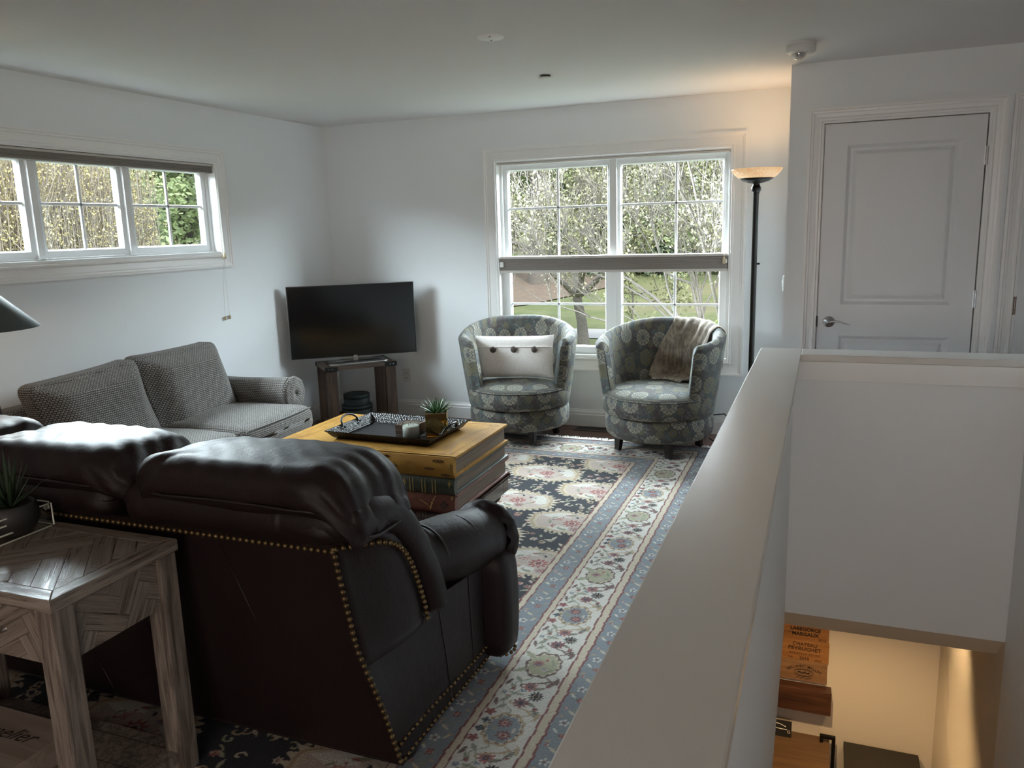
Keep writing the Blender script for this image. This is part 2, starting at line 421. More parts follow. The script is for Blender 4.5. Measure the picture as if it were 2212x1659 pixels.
def _yellow():
    o = obj_c(); a = noi(o, 3.0, 4.0, 0.6, 0.5); b = noi(o, 26.0, 4.0, 0.7); c = noi(vmul(o, (1.0, 1.0, 3.0)), 7.0, 3.0)
    col = mix(sst(a, 0.35, 0.65), (0.30, 0.15, 0.030), (0.42, 0.235, 0.055)); col = mix(sst(b, 0.56, 0.72)*0.55, col, (0.20, 0.095, 0.025)); col = mix(sst(c, 0.6, 0.75)*0.4, col, (0.50, 0.33, 0.11))
    return {'Base Color': col, 'Roughness': mix(b, (0.5,)*3, (0.66,)*3), 'Specular IOR Level': 0.10, 'Normal': bump(b, 0.05, 0.003)}
yellow_l = mat('yellow_leather', _yellow)
def ltr(name, a, b):
    def f():
        o = obj_c(); n = noi(o, 12.0, 4.0, 0.65)
        return {'Base Color': mix(sst(n, 0.35, 0.7), a, b), 'Roughness': 0.38, 'Normal': bump(n, 0.06, 0.004)}
    return mat(name, f)
green_l = ltr('green_leather', (0.020, 0.026, 0.018), (0.060, 0.066, 0.045)); red_l = ltr('red_leather', (0.095, 0.024, 0.015), (0.175, 0.055, 0.035))
def _pages():
    o = obj_c(); l = noi(vmul(o, (3.0, 3.0, 260.0)), 1.0, 2.0); w = noi(o, 30.0, 3.0)
    c = mix(sst(l, 0.3, 0.7), (0.115, 0.082, 0.055), (0.20, 0.15, 0.105)); return {'Base Color': mix(sst(w, 0.66, 0.74), c, (0.03, 0.02, 0.014)), 'Roughness': 0.6, 'Normal': bump(l, 0.15, 0.002)}
pages_m = mat('aged_page_edges', _pages)
gilt = plain('gilt_stamping', (0.62, 0.45, 0.16), 0.35, 0.7, 0.2, 300.0); ink = plain('dark_stamping', (0.045, 0.020, 0.014), 0.5)
def _hammer():
    o = obj_c(); v = vor(o, 95.0, 0.5, '3D')
    return {'Base Color': (0.008, 0.007, 0.008), 'Roughness': 0.34, 'Metallic': 0.0, 'Specular IOR Level': 0.4, 'Normal': bump(X(v.outputs['Distance']), 0.75, 0.006)}
hammered = mat('black_hammered_metal', _hammer)
black_metal = plain('black_metal', (0.008, 0.008, 0.008), 0.35, 0.5)
bronze = plain('dark_bronze', (0.014, 0.012, 0.010), 0.38, 0.6)
silver = plain('brushed_silver', (0.48, 0.49, 0.50), 0.3, 1.0)
nickel = plain('satin_nickel', (0.36, 0.345, 0.33), 0.32, 1.0)
hinge_b = plain('bronze_hinge', (0.14, 0.10, 0.075), 0.35, 0.9, 0.4, 120.0)
gold = plain('polished_gold', (0.83, 0.58, 0.20), 0.08, 1.0, 0.02)
tv_black = plain('tv_plastic', (0.006, 0.006, 0.007), 0.3); screen_m = mat('tv_screen', None, Base_Color=(0.0045, 0.0047, 0.0055), Roughness=0.14)
white_pl = plain('white_plastic', (0.68, 0.68, 0.665), 0.35, nz=0.02); slot_m = plain('dark_slot', (0.02, 0.02, 0.02), 0.5)
shade_f = plain('taupe_shade_fabric', (0.21, 0.19, 0.172), 0.85, nz=0.1, ns=150.0, bs=0.05); shade_rail = plain('shade_rail', (0.55, 0.52, 0.49), 0.5)
cord_m = plain('beige_cord', (0.58, 0.55, 0.50), 0.7); tassel_m = plain('wooden_tassel', (0.42, 0.34, 0.22), 0.5)
teal_box = plain('teal_box_card', (0.012, 0.022, 0.023), 0.6, nz=0.2)
coaster_m = wood('coaster_leather', (0.055, 0.030, 0.020), (0.115, 0.066, 0.045), 0, 0.5, 3.0); seam_m = plain('pale_edge', (0.30, 0.23, 0.17), 0.5)
wax = mat('candle_wax', None, Base_Color=(0.52, 0.52, 0.47), Roughness=0.5, Subsurface_Weight=0.2)
pot_grey = plain('charcoal_ceramic', (0.020, 0.019, 0.019), 0.6, nz=0.2); soil = plain('potting_soil', (0.018, 0.013, 0.009), 0.95, nz=0.5, ns=120.0)
def _leafm(c1, c2):
    def f():
        n = noi(obj_c(), 30.0, 3.0); return {'Base Color': mix(n, c1, c2), 'Roughness': 0.45}
    return f
succ = mat('succulent_leaf', _leafm((0.035, 0.085, 0.030), (0.085, 0.17, 0.065))); aloe = mat('aloe_leaf', _leafm((0.010, 0.025, 0.010), (0.022, 0.045, 0.018)))
vent_m = plain('bronze_register', (0.055, 0.045, 0.038), 0.45, 0.4); black_cord = plain('black_cord', (0.008, 0.008, 0.008), 0.5)
def _glass(name, col=(0.97, 0.98, 0.98), gl=0.05, rough=0.0, tint=(1, 1, 1)):
    global T
    m = bpy.data.materials.new(name); m.use_nodes = True; T = m.node_tree; T.nodes.clear()
    o = nd('OutputMaterial'); t = nd('BsdfTransparent'); g = nd('BsdfGlossy'); mx = nd('MixShader'); fr = nd('Fresnel')
    t.inputs[0].default_value = col+(1,); g.inputs['Roughness'].default_value = rough; fr.inputs[0].default_value = 1.45; ge = nd('NewGeometry'); g.inputs[0].default_value = tint+(1,)
    lk(mth('MINIMUM', X(fr.outputs[0])+gl, 0.9)*(1.0-X(ge.outputs['Backfacing'])), mx.inputs[0]); T.links.new(t.outputs[0], mx.inputs[1]); T.links.new(g.outputs[0], mx.inputs[2]); T.links.new(mx.outputs[0], o.inputs[0])
    return m
pane_m = _glass('window_glass', (0.93, 0.96, 0.955), 0.0); clear_g = _glass('clear_glass', (0.95, 0.97, 0.96), 0.06); acryl = _glass('clear_acrylic', (0.96, 0.97, 0.95), 0.04)
acryl_edge = plain('acrylic_edge', (0.78, 0.80, 0.72), 0.15, nz=0.02)
dome_g = _glass('detector_lens', (0.75, 0.75, 0.75), 0.15, 0.1)
def _lampglass():
    n = noi(obj_c(), 9.0, 5.0, 0.7, 2.0); c = mix(sst(mth('ABSOLUTE', n-0.5), 0.01, 0.03), (0.50, 0.30, 0.16), (0.80, 0.62, 0.42))
    return {'Base Color': c, 'Roughness': 0.3, 'Emission Color': mix(n, (1.0, 0.52, 0.20), (1.0, 0.60, 0.27)), 'Emission Strength': 0.36}
lampglass = mat('alabaster_lamp_glass', _lampglass)
shade_green = mat('lamp_shade_card', lambda: {'Base Color': mix(noi(obj_c(), 60.0, 2.0), (0.040, 0.052, 0.050), (0.060, 0.075, 0.072)), 'Roughness': 0.75})
bulb_m = mat('lamp_bulb_glow', None, Base_Color=(1, 0.9, 0.7), Emission_Color=(1.0, 0.72, 0.36, 1.0), Emission_Strength=12.0)
crate1 = wood('orange_crate_pine', (0.27, 0.115, 0.035), (0.42, 0.20, 0.07), 0, 0.55, 1.0); crate2 = wood('brown_crate_pine', (0.19, 0.10, 0.048), (0.30, 0.17, 0.085), 0, 0.6, 1.0)
ledge_w = wood('dark_walnut_ledge', (0.030, 0.012, 0.007), (0.085, 0.034, 0.018), 0, 0.45, 0.8); print_m = plain('crate_print', (0.022, 0.012, 0.008), 0.7)
oak = wood('oak_cabinet', (0.085, 0.046, 0.022), (0.14, 0.078, 0.038), 0, 0.5, 0.8); dark_top = plain('dark_cabinet_top', (0.014, 0.012, 0.010), 0.45)
box_wood = wood('taupe_box_wood', (0.22, 0.165, 0.135), (0.33, 0.26, 0.22), 0, 0.5, 0.6)
# ------------------------------------------------------------------ the room shell
XL, YB, H = -3.985, 5.94, 2.44
LW = (2.585, 4.575, 1.445, 2.058)        # left window opening y0,y1,z0,z1
BW = (-2.414, -0.637, 0.560, 2.062)      # back window opening x0,x1,z0,z1
YD, XD = 5.135, -0.221                   # closet wall, its outer corner
def holed(mb, axis, lo, hi, a0, a1, b0, b1, ha0, ha1, hb0, hb1):
    def q(p0, p1, z0, z1):
        if p1-p0 < 1e-4 or z1-z0 < 1e-4: return
        mb.bx(lo, hi, p0, p1, z0, z1) if axis == 'x' else mb.bx(p0, p1, lo, hi, z0, z1)
    q(a0, ha0, b0, b1); q(ha1, a1, b0, b1); q(ha0, ha1, b0, hb0); q(ha0, ha1, hb1, b1); return mb
f = MB(); f.bx(XL-.15, -0.232, -3.6, YB+.15, -.24, 0); f.bx(-0.232, 2.6, 3.66, YB+.15, -.24, 0); f.bx(-0.232, 2.6, -3.6, -0.6, -.24, 0); f.bx(0.90, 2.6, -0.6, 3.66, -.24, 0)
struct('floor', f, floor_m)
struct('ceiling', MB().bx(XL-.15, 2.6, -3.6, YB+.15, H, H+.2), ceil_p)
struct('wall_left', holed(MB(), 'x', XL-.15, XL, -3.6, YB, 0, H, *LW), wall_p)
struct('wall_back', holed(MB(), 'y', YB, YB+.15, XL-.15, XD+.12, 0, H, *BW), wall_p)
w = holed(MB(), 'y', YD, YD+.12, XD, 2.6, 0, H, -0.036, 0.81, -0.01, 2.105); w.bx(XD, XD+.12, YD+.12, YB, 0, H)
struct('wall_closet', w, wall_p)
struct('wall_right', MB().bx(0.765, 0.90, -0.6, 3.53, -2.75, H), wall_p)
struct('wall_rear', holed(MB(), 'y', -3.75, -3.6, XL-.15, 2.6, 0, H, -1.2, 1.6, 0.9, 2.1), wall_p)  # opening added behind the camera for the rear fill light
struct('wall_hall', MB().bx(2.6, 2.75, -3.6, YD, 0, H), wall_p)
# stairwell: low wall along the stairs, low wall across its end, the sloped soffit, the floor below
pw = MB(); pw.prism([(-0.6, 0.97), (3.53, 0.97), (3.53, -0.245), (2.6, -0.455), (-0.6, -0.455)], 'x', -0.232, -0.098)
struct('wall_stairs', pw, wall_p)
pe = MB(); pe.bx(-0.232, 2.0, 3.532, 3.675, -0.18, 0.97); struct('wall_landing', pe, wall_p)
so = MB(); so.prism([(3.532, -0.18), (3.675, -0.18), (5.10, -0.18), (5.10, -0.305), (3.665, -0.305)], 'x', -0.232, 0.765)
so.bx(-2.6, -0.232, -0.6, 5.10, -0.44, -0.24); struct('ceiling_lower', so, lower_p)
struct('wall_lower', MB().bx(-2.6, 0.95, 5.08, 5.2, -2.75, -0.18), lower_p)
struct('wall_lower_right', MB().bx(0.765, 0.90, 3.53, 5.08, -2.75, -0.16), lower_p)
struct('wall_lower_left', MB().bx(-2.75, -2.6, -0.6, 5.2, -2.75, -0.25), lower_p)
struct('wall_lower_rear', MB().bx(-2.75, 0.95, -0.75, -0.6, -2.75, -0.24), lower_p)
struct('floor_lower', MB().bx(-2.75, 0.95, -0.6, 5.2, -2.85, -2.75), plain('beige_bounce_floor', (.52, .45, .36), .95, nz=.1, ns=200.0))  # unseen floor, made pale to bounce warm light up the stairwell
# painted cap over both low walls, with its small fascia under the far run
cp = MB(); cp.bx(-0.247, -0.074, -0.6, 3.69, 0.972, 1.0); cp.bx(-0.074, 2.0, 3.518, 3.69, 0.972, 1.0)
struct('trim_1', cp, cap_p, bevel=0.003)
struct('trim_2', MB().bx(-0.098, 0.765, 3.516, 3.532, 0.892, 0.972), trim_p, bevel=0.002)
# baseboards: a moulded profile run along each wall
def base_prof(): return [(0, 0), (.017, 0), (.017, .092), (.013, .098), (.013, .112), (.007, .124), (.004, .135), (0, .135)]
def run(name, segs):
    mb = MB()
    for ax, w0, sg, a0, a1 in segs:
        P = [[((w0+sg*d, a, z) if ax == 'x' else (a, w0+sg*d, z)) for d, z in base_prof()] for a in (a0, a1)]
        mb.grid(P, capu=True)
    struct(name, mb, trim_p)
run('baseboard_left', [('x', XL, 1, -3.6, YB)]); run('baseboard_back', [('y', YB, -1, XL, XD)])
run('baseboard_closet', [('x', XD, -1, YD, YB), ('y', YD, -1, XD, -0.112), ('y', YD, -1, 0.893, 0.94)])
run('baseboard_stairs', [('x', -0.232, -1, -0.6, 3.69)])

# ------------------------------------------------------------------ windows
def casing_prof(w, t=.021):       # outer back band, flat, inner bead, return into the opening
    return [(-.004, 0), (-.004, t+.006), (.010, t+.006), (.015, t+.001), (.024, t), (.030, t-.005), (w-.030, t-.008), (w-.022, t-.002), (w-.012, t-.002), (w-.006, t-.009), (w+.0015, t-.009), (w+.0015, -.12)]
def window(name, fn, op, cw, ledge):
    """fn(a, b, h): a along the wall, b up, h into the room"""
    w = bpy.data.objects.new(name, None); C.objects.link(w); w.location = fn(op[0], op[2], 0); w['kind'] = 'structure'; w.empty_display_size = .1
    c = MB(); c.frame((op[0]-cw, op[2]-cw, op[1]+cw, op[3]+cw), casing_prof(cw), fn)
    part('window_casing', c, trim_p, w, smooth=False)
    fr = MB(); fr.frame((op[0], op[2], op[1], op[3]), [(-.002, -.12), (-.002, -.055), (.022, -.055), (.022, -.105), (.0, -.105)], fn)
    part('window_frame', fr, vinyl, w, smooth=False)
    sl = MB()
    P0 = fn(op[0], op[2], -.11); P1 = fn(op[1], op[2]+.012, .004)
    sl.bx(P0[0], P1[0], P0[1], P1[1], P0[2], P1[2]); part('window_sill', sl, vinyl, w, smooth=False)
    return w
def sash(w, fn, a0, a1, b0, b1, h, st, mv, mh, mw_=.018):
    s = MB(); s.frame((a0, b0, a1, b1), [(0, h-.02), (0, h+.02), (st-.008, h+.02), (st, h+.008), (st, h-.02)], fn)
    o = part('sash', s, vinyl, w, smooth=False)
    def strip(p, q):
        A = fn(p[0], p[1], h-.007); B = fn(q[0], q[1], h+.007); m.bx(A[0], B[0], A[1], B[1], A[2], B[2])
    for a in mv:
        m = MB(); strip((a-mw_/2, b0+st), (a+mw_/2, b1-st)); part('muntin', m, vinyl, o, smooth=False, bevel=.003)
    for b in mh:
        m = MB(); strip((a0+st, b-mw_/2), (a1-st, b+mw_/2)); part('muntin', m, vinyl, o, smooth=False, bevel=.003)
    g = MB(); A = fn(a0+st-.004, b0+st-.004, h-.0012); B = fn(a1-st+.004, b1-st+.004, h+.0012); g.bx(A[0], B[0], A[1], B[1], A[2], B[2])
    part('pane', g, pane_m, o, smooth=False)
fl = lambda a, b, h: (XL+h, a, b)
wl = window('window_1', fl, LW, .094, 1)
yy = [2.607, 3.215, 3.852, 4.553]
for k in range(3):
    a0 = yy[k]+(.012 if k else 0); a1 = yy[k+1]-(.012 if k < 2 else 0)
    sash(wl, fl, a0, a1, 1.468, 2.038, -.085, .046, [(a0+a1)/2], [1.768])
mb = MB()
for y in yy[1:3]: mb.bx(XL-.12, XL-.045, y-.022, y+.022, 1.46, 2.05)
part('mullion', mb, vinyl, wl, smooth=False, bevel=.003)
fb = lambda a, b, h: (a, YB-h, b)
wb = window('window_2', fb, BW, .108, 1)
for a0, a1, mv in ((-2.392, -1.512, -1.945), (-1.482, -0.659, -1.032)):
    sash(wb, fb, a0, a1, 1.300, 2.040, -.100, .040, [mv], [1.710])
    sash(wb, fb, a0, a1, 0.584, 1.330, -.070, .052, [mv], [0.962])
mb = MB().bx(-1.524, -1.470, YB+.046, YB+.12, .57, 2.06); part('mullion', mb, vinyl, wb, smooth=False, bevel=.003)
for a in (-1.95, -1.06):
    mb = MB(); mb.bx(a-.03, a+.03, YB+.045, YB+.062, 1.326, 1.342); part('sash_lock', mb, vinyl, wb, smooth=False, bevel=.003)

# ------------------------------------------------------------------ doors
def door(name, x0, x1, zt, y, casing, swing):
    d = bpy.data.objects.new(name, None); C.objects.link(d); d.location = (x0, y, 0); d['kind'] = 'structure'; d.empty_display_size = .1
    fd = lambda a, b, h: (a, y-h, b)
    cw = .078
    mb = MB(); P = [[(x0-.008-cw+dd, y-h, 0), (x0-.008-cw+dd, y-h, zt+.008+cw-dd), (x1+.008+cw-dd, y-h, zt+.008+cw-dd), (x1+.008+cw-dd, y-h, 0)] for dd, h in casing_prof(cw)]
    mb.grid(P); part('door_casing', mb, trim_p, d, smooth=False)
    jm = MB(); P = [[(x0-.010+dd, y-h, 0), (x0-.010+dd, y-h, zt+.010-dd), (x1+.010-dd, y-h, zt+.010-dd), (x1+.010-dd, y-h, 0)] for dd, h in [(-.002, .006), (.006, .006), (.006, -.045), (.022, -.045), (.022, -.12)]]
    jm.grid(P); part('door_jamb', jm, trim_p, d, smooth=False)
    return d, fd
def panel_door(d, fd, x0, x1, z0, z1, panels, h1=.004, th=.035):
    mb = MB(); zs = sorted([z0, z1]+[p[1] for p in panels]+[p[3] for p in panels]); pa0, pa1 = panels[0][0], panels[0][2]
    def slab(a, b, c_, e):
        A = fd(a, c_, h1); B = fd(b, e, h1-th); mb.bx(A[0], B[0], A[1], B[1], A[2], B[2])
    slab(x0, pa0, z0, z1); slab(pa1, x1, z0, z1)
    prev = z0
    for p in sorted(panels, key=lambda p: p[1]):
        slab(pa0, pa1, prev, p[1]); prev = p[3]
    slab(pa0, pa1, prev, z1)
    leaf = part('door_leaf', mb, door_p, d, smooth=False)
    for p in panels:
        m = MB(); pr = [(0, h1), (.010, h1-.006), (.018, h1-.012), (.034, h1-.012), (.052, h1-.003), (.060, h1-.002)]
        m.frame((p[0], p[1], p[2], p[3]), pr, fd); dd, hh = pr[-1]
        m.add([fd(p[0]+dd, p[1]+dd, hh), fd(p[2]-dd, p[1]+dd, hh), fd(p[2]-dd, p[3]-dd, hh), fd(p[0]+dd, p[3]-dd, hh)], [(0, 1, 2, 3)])
        part('door_panel', m, door_p, leaf, smooth=False)
    return leaf
d1, fd1 = door('door_1', -0.026, 0.800, 2.095, YD, True, 1)
lf = panel_door(d1, fd1, -0.023, 0.797, 0.012, 2.092, [(0.100, 0.22, 0.685, 0.868), (0.100, 1.055, 0.685, 1.972)], h1=.002)
bk = MB().bx(-0.026, 0.800, YD+.06, YD+.08, 0, 2.1); part('door_backing', bk, slot_m, d1, smooth=False)  # dark sheet filling the opening behind the door leaf
hx, hz = 0.042, 0.951
hd = MB(); hd.lathe([(1e-4, 0), (.033, 0), (.033, .006), (.029, .011), (.012, .013), (.011, .040), (1e-4, .042)], n=28)
hd.apply(lambda p: (hx+p[0], YD-.002-p[2], hz+p[1]))
part('rose', hd, silver, lf, bevel=0)
lv = MB(); t = np.linspace(0, 1, 12)
lv.tube(np.c_[hx-.006+t*.125, np.full(12, YD-.044), hz+.010*np.sin(t*PI)*(1-t)*1.6-.012*t**2], .0105-.006*t, 10, flat=.62)
part('lever_handle', lv, silver, lf)
mb = MB().bx(-0.030, -0.020, YD-.008, YD+.01, .92, .985); part('strike_plate', mb, black_metal, d1, smooth=False)
def hinge(par, x, z, m):
    h = MB()
    for i in range(5): h.cyl((x, YD-.006, z-.050+i*.0202), (x, YD-.006, z-.050+i*.0202+.019), .0075, n=12)
    h.bx(x-.014, x+.014, YD-.003, YD+.002, z-.05, z+.05); part('hinge', h, m, par, smooth=False)
for z in (1.875, 1.090, .25): hinge(d1, 0.806, z, silver)
d2, fd2 = door('door_2', 1.004, 1.80, 2.095, YD, True, 1)
panel_door(d2, fd2, 1.007, 1.797, 0.012, 2.092, [(1.12, 0.22, 1.68, 0.868), (1.12, 1.055, 1.68, 1.972)], h1=.002)
for z in (1.82, 1.055, .25): hinge(d2, 0.992, z, hinge_b)

# ------------------------------------------------------------------ things fixed to the shell
def plate_outlet(name, fn, label):
    o = thing(name, label, 'outlet', fn(0, 0, 0))
    b = MB(); A = fn(-.036, -.058, 0); B = fn(.036, .058, .006); b.bx(A[0], B[0], A[1], B[1], A[2], B[2]); part('cover_plate', b, white_pl, o, smooth=False, bevel=.002)
    for s in (-.020, .020):
        r = MB(); A = fn(-.016, s-.014, .004); B = fn(.016, s+.014, .0085); r.bx(A[0], B[0], A[1], B[1], A[2], B[2]); q = part('receptacle', r, white_pl, o, smooth=False, bevel=.002)
        k = MB()
        for a in (-.006, .006):
            A = fn(a-.0016, s-.004, .0075); B = fn(a+.0016, s+.006, .0092); k.bx(A[0], B[0], A[1], B[1], A[2], B[2])
        A = fn(-.002, s-.010, .0075); B = fn(.002, s-.006, .0092); k.bx(A[0], B[0], A[1], B[1], A[2], B[2]); part('slots', k, slot_m, q, smooth=False)
plate_outlet('wall_outlet', lambda a, b, h: (-3.306+a, YB-h, .348+b), 'white duplex wall outlet between the television stand and the pillow chair')
o = thing('thermostat', 'tiny white control sticking out from the wall corner beside the torchiere', 'thermostat', (XD, 5.45, 1.16))
part('cover', MB().bx(XD-.022, XD, 5.41, 5.49, 1.11, 1.21), white_pl, o, smooth=False, bevel=.006); part('dial', MB().cyl((XD-.030, 5.45, 1.16), (XD-.02, 5.45, 1.16), .018), white_pl, o)
v = thing('floor_register', 'slotted bronze floor register by the baseboard between the two barrel chairs', 'floor vent', (-1.61, 5.835, 0))
b = MB(); b.frame((-1.77, 5.775, -1.45, 5.895), [(0, 0), (0, .004), (.004, .006), (.020, .006), (.020, .001)], lambda a, q, h: (a, q, h)); part('register_frame', b, vent_m, v, smooth=False)
b = MB(); [b.box((-1.75+.0125*i, 5.835, .003), (.004, .084, .003)) for i in range(1, 24)]; part('louvers', b, vent_m, v, smooth=False)
part('duct', MB().bx(-1.755, -1.465, 5.79, 5.88, .0002, .001), slot_m, v, smooth=False)
s = thing('smoke_detector', 'white round smoke detector with a clear dome on the ceiling near the closet corner', 'smoke detector', (-.155, 4.56, H))
def down(mb, c): return mb.apply(lambda p: (c[0]+p[0], c[1]+p[1], c[2]-p[2]))
part('base', down(MB().lathe([(.074, 0), (.074, .008), (.070, .010)], n=36), (-.155, 4.56, H)), white_pl, s)
part('housing', down(MB().lathe([(.070, .008), (.073, .012), (.072, .040), (.066, .047), (.040, .051), (1e-4, .052)], n=36), (-.155, 4.56, H)), white_pl, s)
part('lens', down(MB().lathe([(.036, .048), (.036, .060), (.031, .071), (.018, .079), (1e-4, .082)], n=28), (-.165, 4.55, H)), dome_g, s)
part('lens_core', down(MB().lathe([(.016, .05), (.016, .064), (1e-4, .066)], n=16), (-.165, 4.55, H)), silver, s)
s = thing('ceiling_plate', 'white round blank cover plate with two screws on the ceiling', 'cover plate', (-1.502, 3.672, H))
part('disc', down(MB().lathe([(.064, 0), (.064, .003), (.061, .006), (1e-4, .007)], n=40), (-1.502, 3.672, H)), plain('bright_white_plate', (.92, .94, .93), .4, nz=.01), s)
for a in (-1, 1): part('screw', down(MB().lathe([(.0045, .004), (.004, .0085), (1e-4, .009)], n=10), (-1.502+a*.011, 3.672-a*.036, H)), slot_m, s)
s = thing('sprinkler_cap', 'small white sprinkler cap hanging just below the ceiling', 'sprinkler', (-1.584, 4.71, H))
part('cap', down(MB().lathe([(.040, .012), (.041, .016), (.038, .019), (1e-4, .020)], n=32), (-1.584, 4.71, H)), white_pl, s); part('stem', down(MB().lathe([(.030, 0), (.030, .013)], n=24), (-1.584, 4.71, H)), slot_m, s)

# ------------------------------------------------------------------ window shades
s = thing('window_shade', 'taupe cellular shade folded up under the head of the long window', 'window shade', (XL+.02, 3.58, 2.0))
part('head_rail', MB().bx(XL-.045, XL+.004, 2.60, 4.562, 2.040, 2.054), shade_rail, s, smooth=False, bevel=.003)
def pleats(fn, a0, a1, z0, z1, n, d0, d1):
    P = []
    for k in range(2*n+1):
        z = z0+(z1-z0)*k/(2*n); d = d1 if k % 2 else d1-.004; P.append([fn(a0, d, z), fn(a1, d, z)])
    for k in range(2*n, -1, -1):
        z = z0+(z1-z0)*k/(2*n); P.append([fn(a0, d0, z), fn(a1, d0, z)])
    P = np.array(P).transpose(1, 0, 2); return MB().grid(P, cv=True, capu=True)
part('folded_cells', pleats(lambda a, d, z: (XL+d, a, z), 2.602, 4.560, 2.008, 2.040, 3, -.045, .004), shade_f, s, smooth=False)
part('bottom_rail', MB().bx(XL-.045, XL+.006, 2.60, 4.562, 1.993, 2.008), shade_f, s, smooth=False, bevel=.003)
def cord(path, name='cord', r=.0014, m=None, par=None): return part(name, MB().tube(path, r, 5), m or cord_m, par)
for dy, ze in ((.0, 1.45), (.012, 1.45)):
    cord([(XL+.030, 4.556+dy*.5, 2.03), (XL+.034, 4.560+dy, ze)], par=s)
for dy, ze in ((-.020, 1.0), (.028, 1.004)):
    cord([(XL+.038, 4.564, 1.42), (XL+.022, 4.556+dy*.4, 1.3), (XL+.012, 4.560+dy, ze)], r=.0008, par=s)
    part('pull', MB().lathe([(.003, .0), (.0075, -.004), (.008, -.024), (.004, -.028), (1e-4, -.029)], (XL+.013, 4.560+dy, ze+.002), 12), tassel_m, s)
part('tassel', MB().lathe([(.003, .0), (.007, -.006), (.010, -.030), (.012, -.044), (1e-4, -.046)], (XL+.036, 4.566, 1.452), 12), tassel_m, s)
s = thing('window_shade', 'taupe cellular shade bunched across the middle of the big double window', 'window shade', (-1.52, YB-.02, 1.21))
part('head_rail', MB().bx(-2.406, -0.645, YB-.004, YB+.040, 2.042, 2.058), shade_rail, s, smooth=False, bevel=.003)
part('folded_cells', pleats(lambda a, d, z: (a, YB-d, z), -2.408, -0.643, 1.232, 1.322, 5, -.034, .010), shade_f, s, smooth=False)
part('top_rail', MB().bx(-2.408, -0.643, YB-.012, YB+.036, 1.322, 1.340), shade_rail, s, smooth=False, bevel=.004)
part('bottom_rail', MB().bx(-2.408, -0.643, YB-.012, YB+.036, 1.212, 1.232), shade_rail, s, smooth=False, bevel=.004)
part('handle', MB().bx(-2.404, -2.372, YB-.024, YB-.008, 1.258, 1.300), white_pl, s, smooth=False, bevel=.004)
part('handle', MB().bx(-0.672, -0.648, YB-.024, YB-.008, 1.270, 1.300), white_pl, s, smooth=False, bevel=.004)
for x in (-2.30, -1.55, -0.74): cord([(x, YB+.02, 2.045), (x, YB+.02, 1.33)], r=.0009, par=s)
cord([(-0.665, YB-.018, 2.04), (-0.668, YB-.020, 1.32)], par=s)
part('tassel', MB().lathe([(.003, .0), (.008, -.008), (.0115, -.036), (.010, -.052), (1e-4, -.054)], (-0.668, YB-.024, 1.318), 12), tassel_m, s)
# ------------------------------------------------------------------ rug: a knotted field with floral borders
RX0, RX1, RY0, RY1 = -3.75, -0.632, 0.60, 5.495
ST = .004
gx = np.arange(-2.86, RX1+1e-6, ST); gy = np.arange(1.30, RY1+1e-6, ST)
GX, GY = np.meshgrid(gx, gy); IM = np.zeros(GX.shape+(3,))
navy = L('#1b212c'); cream = L('#d9d5cd'); pinkc = L('#c4b2a8'); rose = L('#a8665f'); brick = L('#7d4443'); blue = L('#858c93'); sage = L('#8f9280'); tan = L('#b59f80'); brown = L('#6d5650'); black = L('#22242c'); ivory = L('#cdbfaa'); palegreen = L('#a9a88c'); steel = L('#6f7f93')
def wnd(cx, cy, r):
    i0 = int(np.clip((cx-r-gx[0])/ST, 0, len(gx))); i1 = int(np.clip((cx+r-gx[0])/ST+2, 0, len(gx)))
    j0 = int(np.clip((cy-r-gy[0])/ST, 0, len(gy))); j1 = int(np.clip((cy+r-gy[0])/ST+2, 0, len(gy)))
    return (slice(j0, j1), slice(i0, i1))
CLIP = None
def put(s, m, col):
    if CLIP is not None: m = m & CLIP[s]
    IM[s][m] = col
def flower(cx, cy, r, n, c1, c2, c3, ph=0.0, line=None):
    s = wnd(cx, cy, r*1.3); x = GX[s]-cx; y = GY[s]-cy
    if x.size == 0: return
    q = np.hypot(x, y); a = np.arctan2(y, x); e = r*(.80+.20*np.cos(n*a+ph))
    if line is not None: put(s, q < e+.006, line)
    put(s, q < e, c1); put(s, (q > e*.70) & (q < e*.80), c2) if n < 9 else None
    put(s, q < r*.46, c2); put(s, q < r*.30, c3); put(s, (q < r*.46) & (np.cos(n*a+ph) < -.3) & (q > r*.3), c1); put(s, q < r*.13, c1)
def leaf(cx, cy, ln, wd, ang, col, col2=None):
    s = wnd(cx, cy, ln); x = GX[s]-cx; y = GY[s]-cy
    if x.size == 0: return
    u = (x*math.cos(ang)+y*math.sin(ang))/(ln*.5); v = (-x*math.sin(ang)+y*math.cos(ang))/(wd*.5)
    m = np.abs(v) < np.clip(1-u*u, 0, 1)*(1+.25*np.sin(u*14)); put(s, m & (np.abs(u) < 1), col)
    if col2 is not None: put(s, m & (np.abs(v) < .22) & (np.abs(u) < .9), col2)
def vine(pts, w, col):
    pts = np.array(pts, float); out = [pts[0]]
    for a, b in zip(pts[:-1], pts[1:]):
        k = max(2, int(np.hypot(*(b-a))/(w*.5))); out += [a+(b-a)*t for t in np.linspace(0, 1, k)[1:]]
    for p in out:
        s = wnd(p[0], p[1], w); put(s, np.hypot(GX[s]-p[0], GY[s]-p[1]) < w*.5, col)
def scroll(cx, cy, r, a0, turns, w, col):
    t = np.linspace(0, 1, 24); a = a0+turns*2*PI*t; q = r*(1-.82*t); vine(np.c_[cx+q*np.cos(a), cy+q*np.sin(a)], w, col)
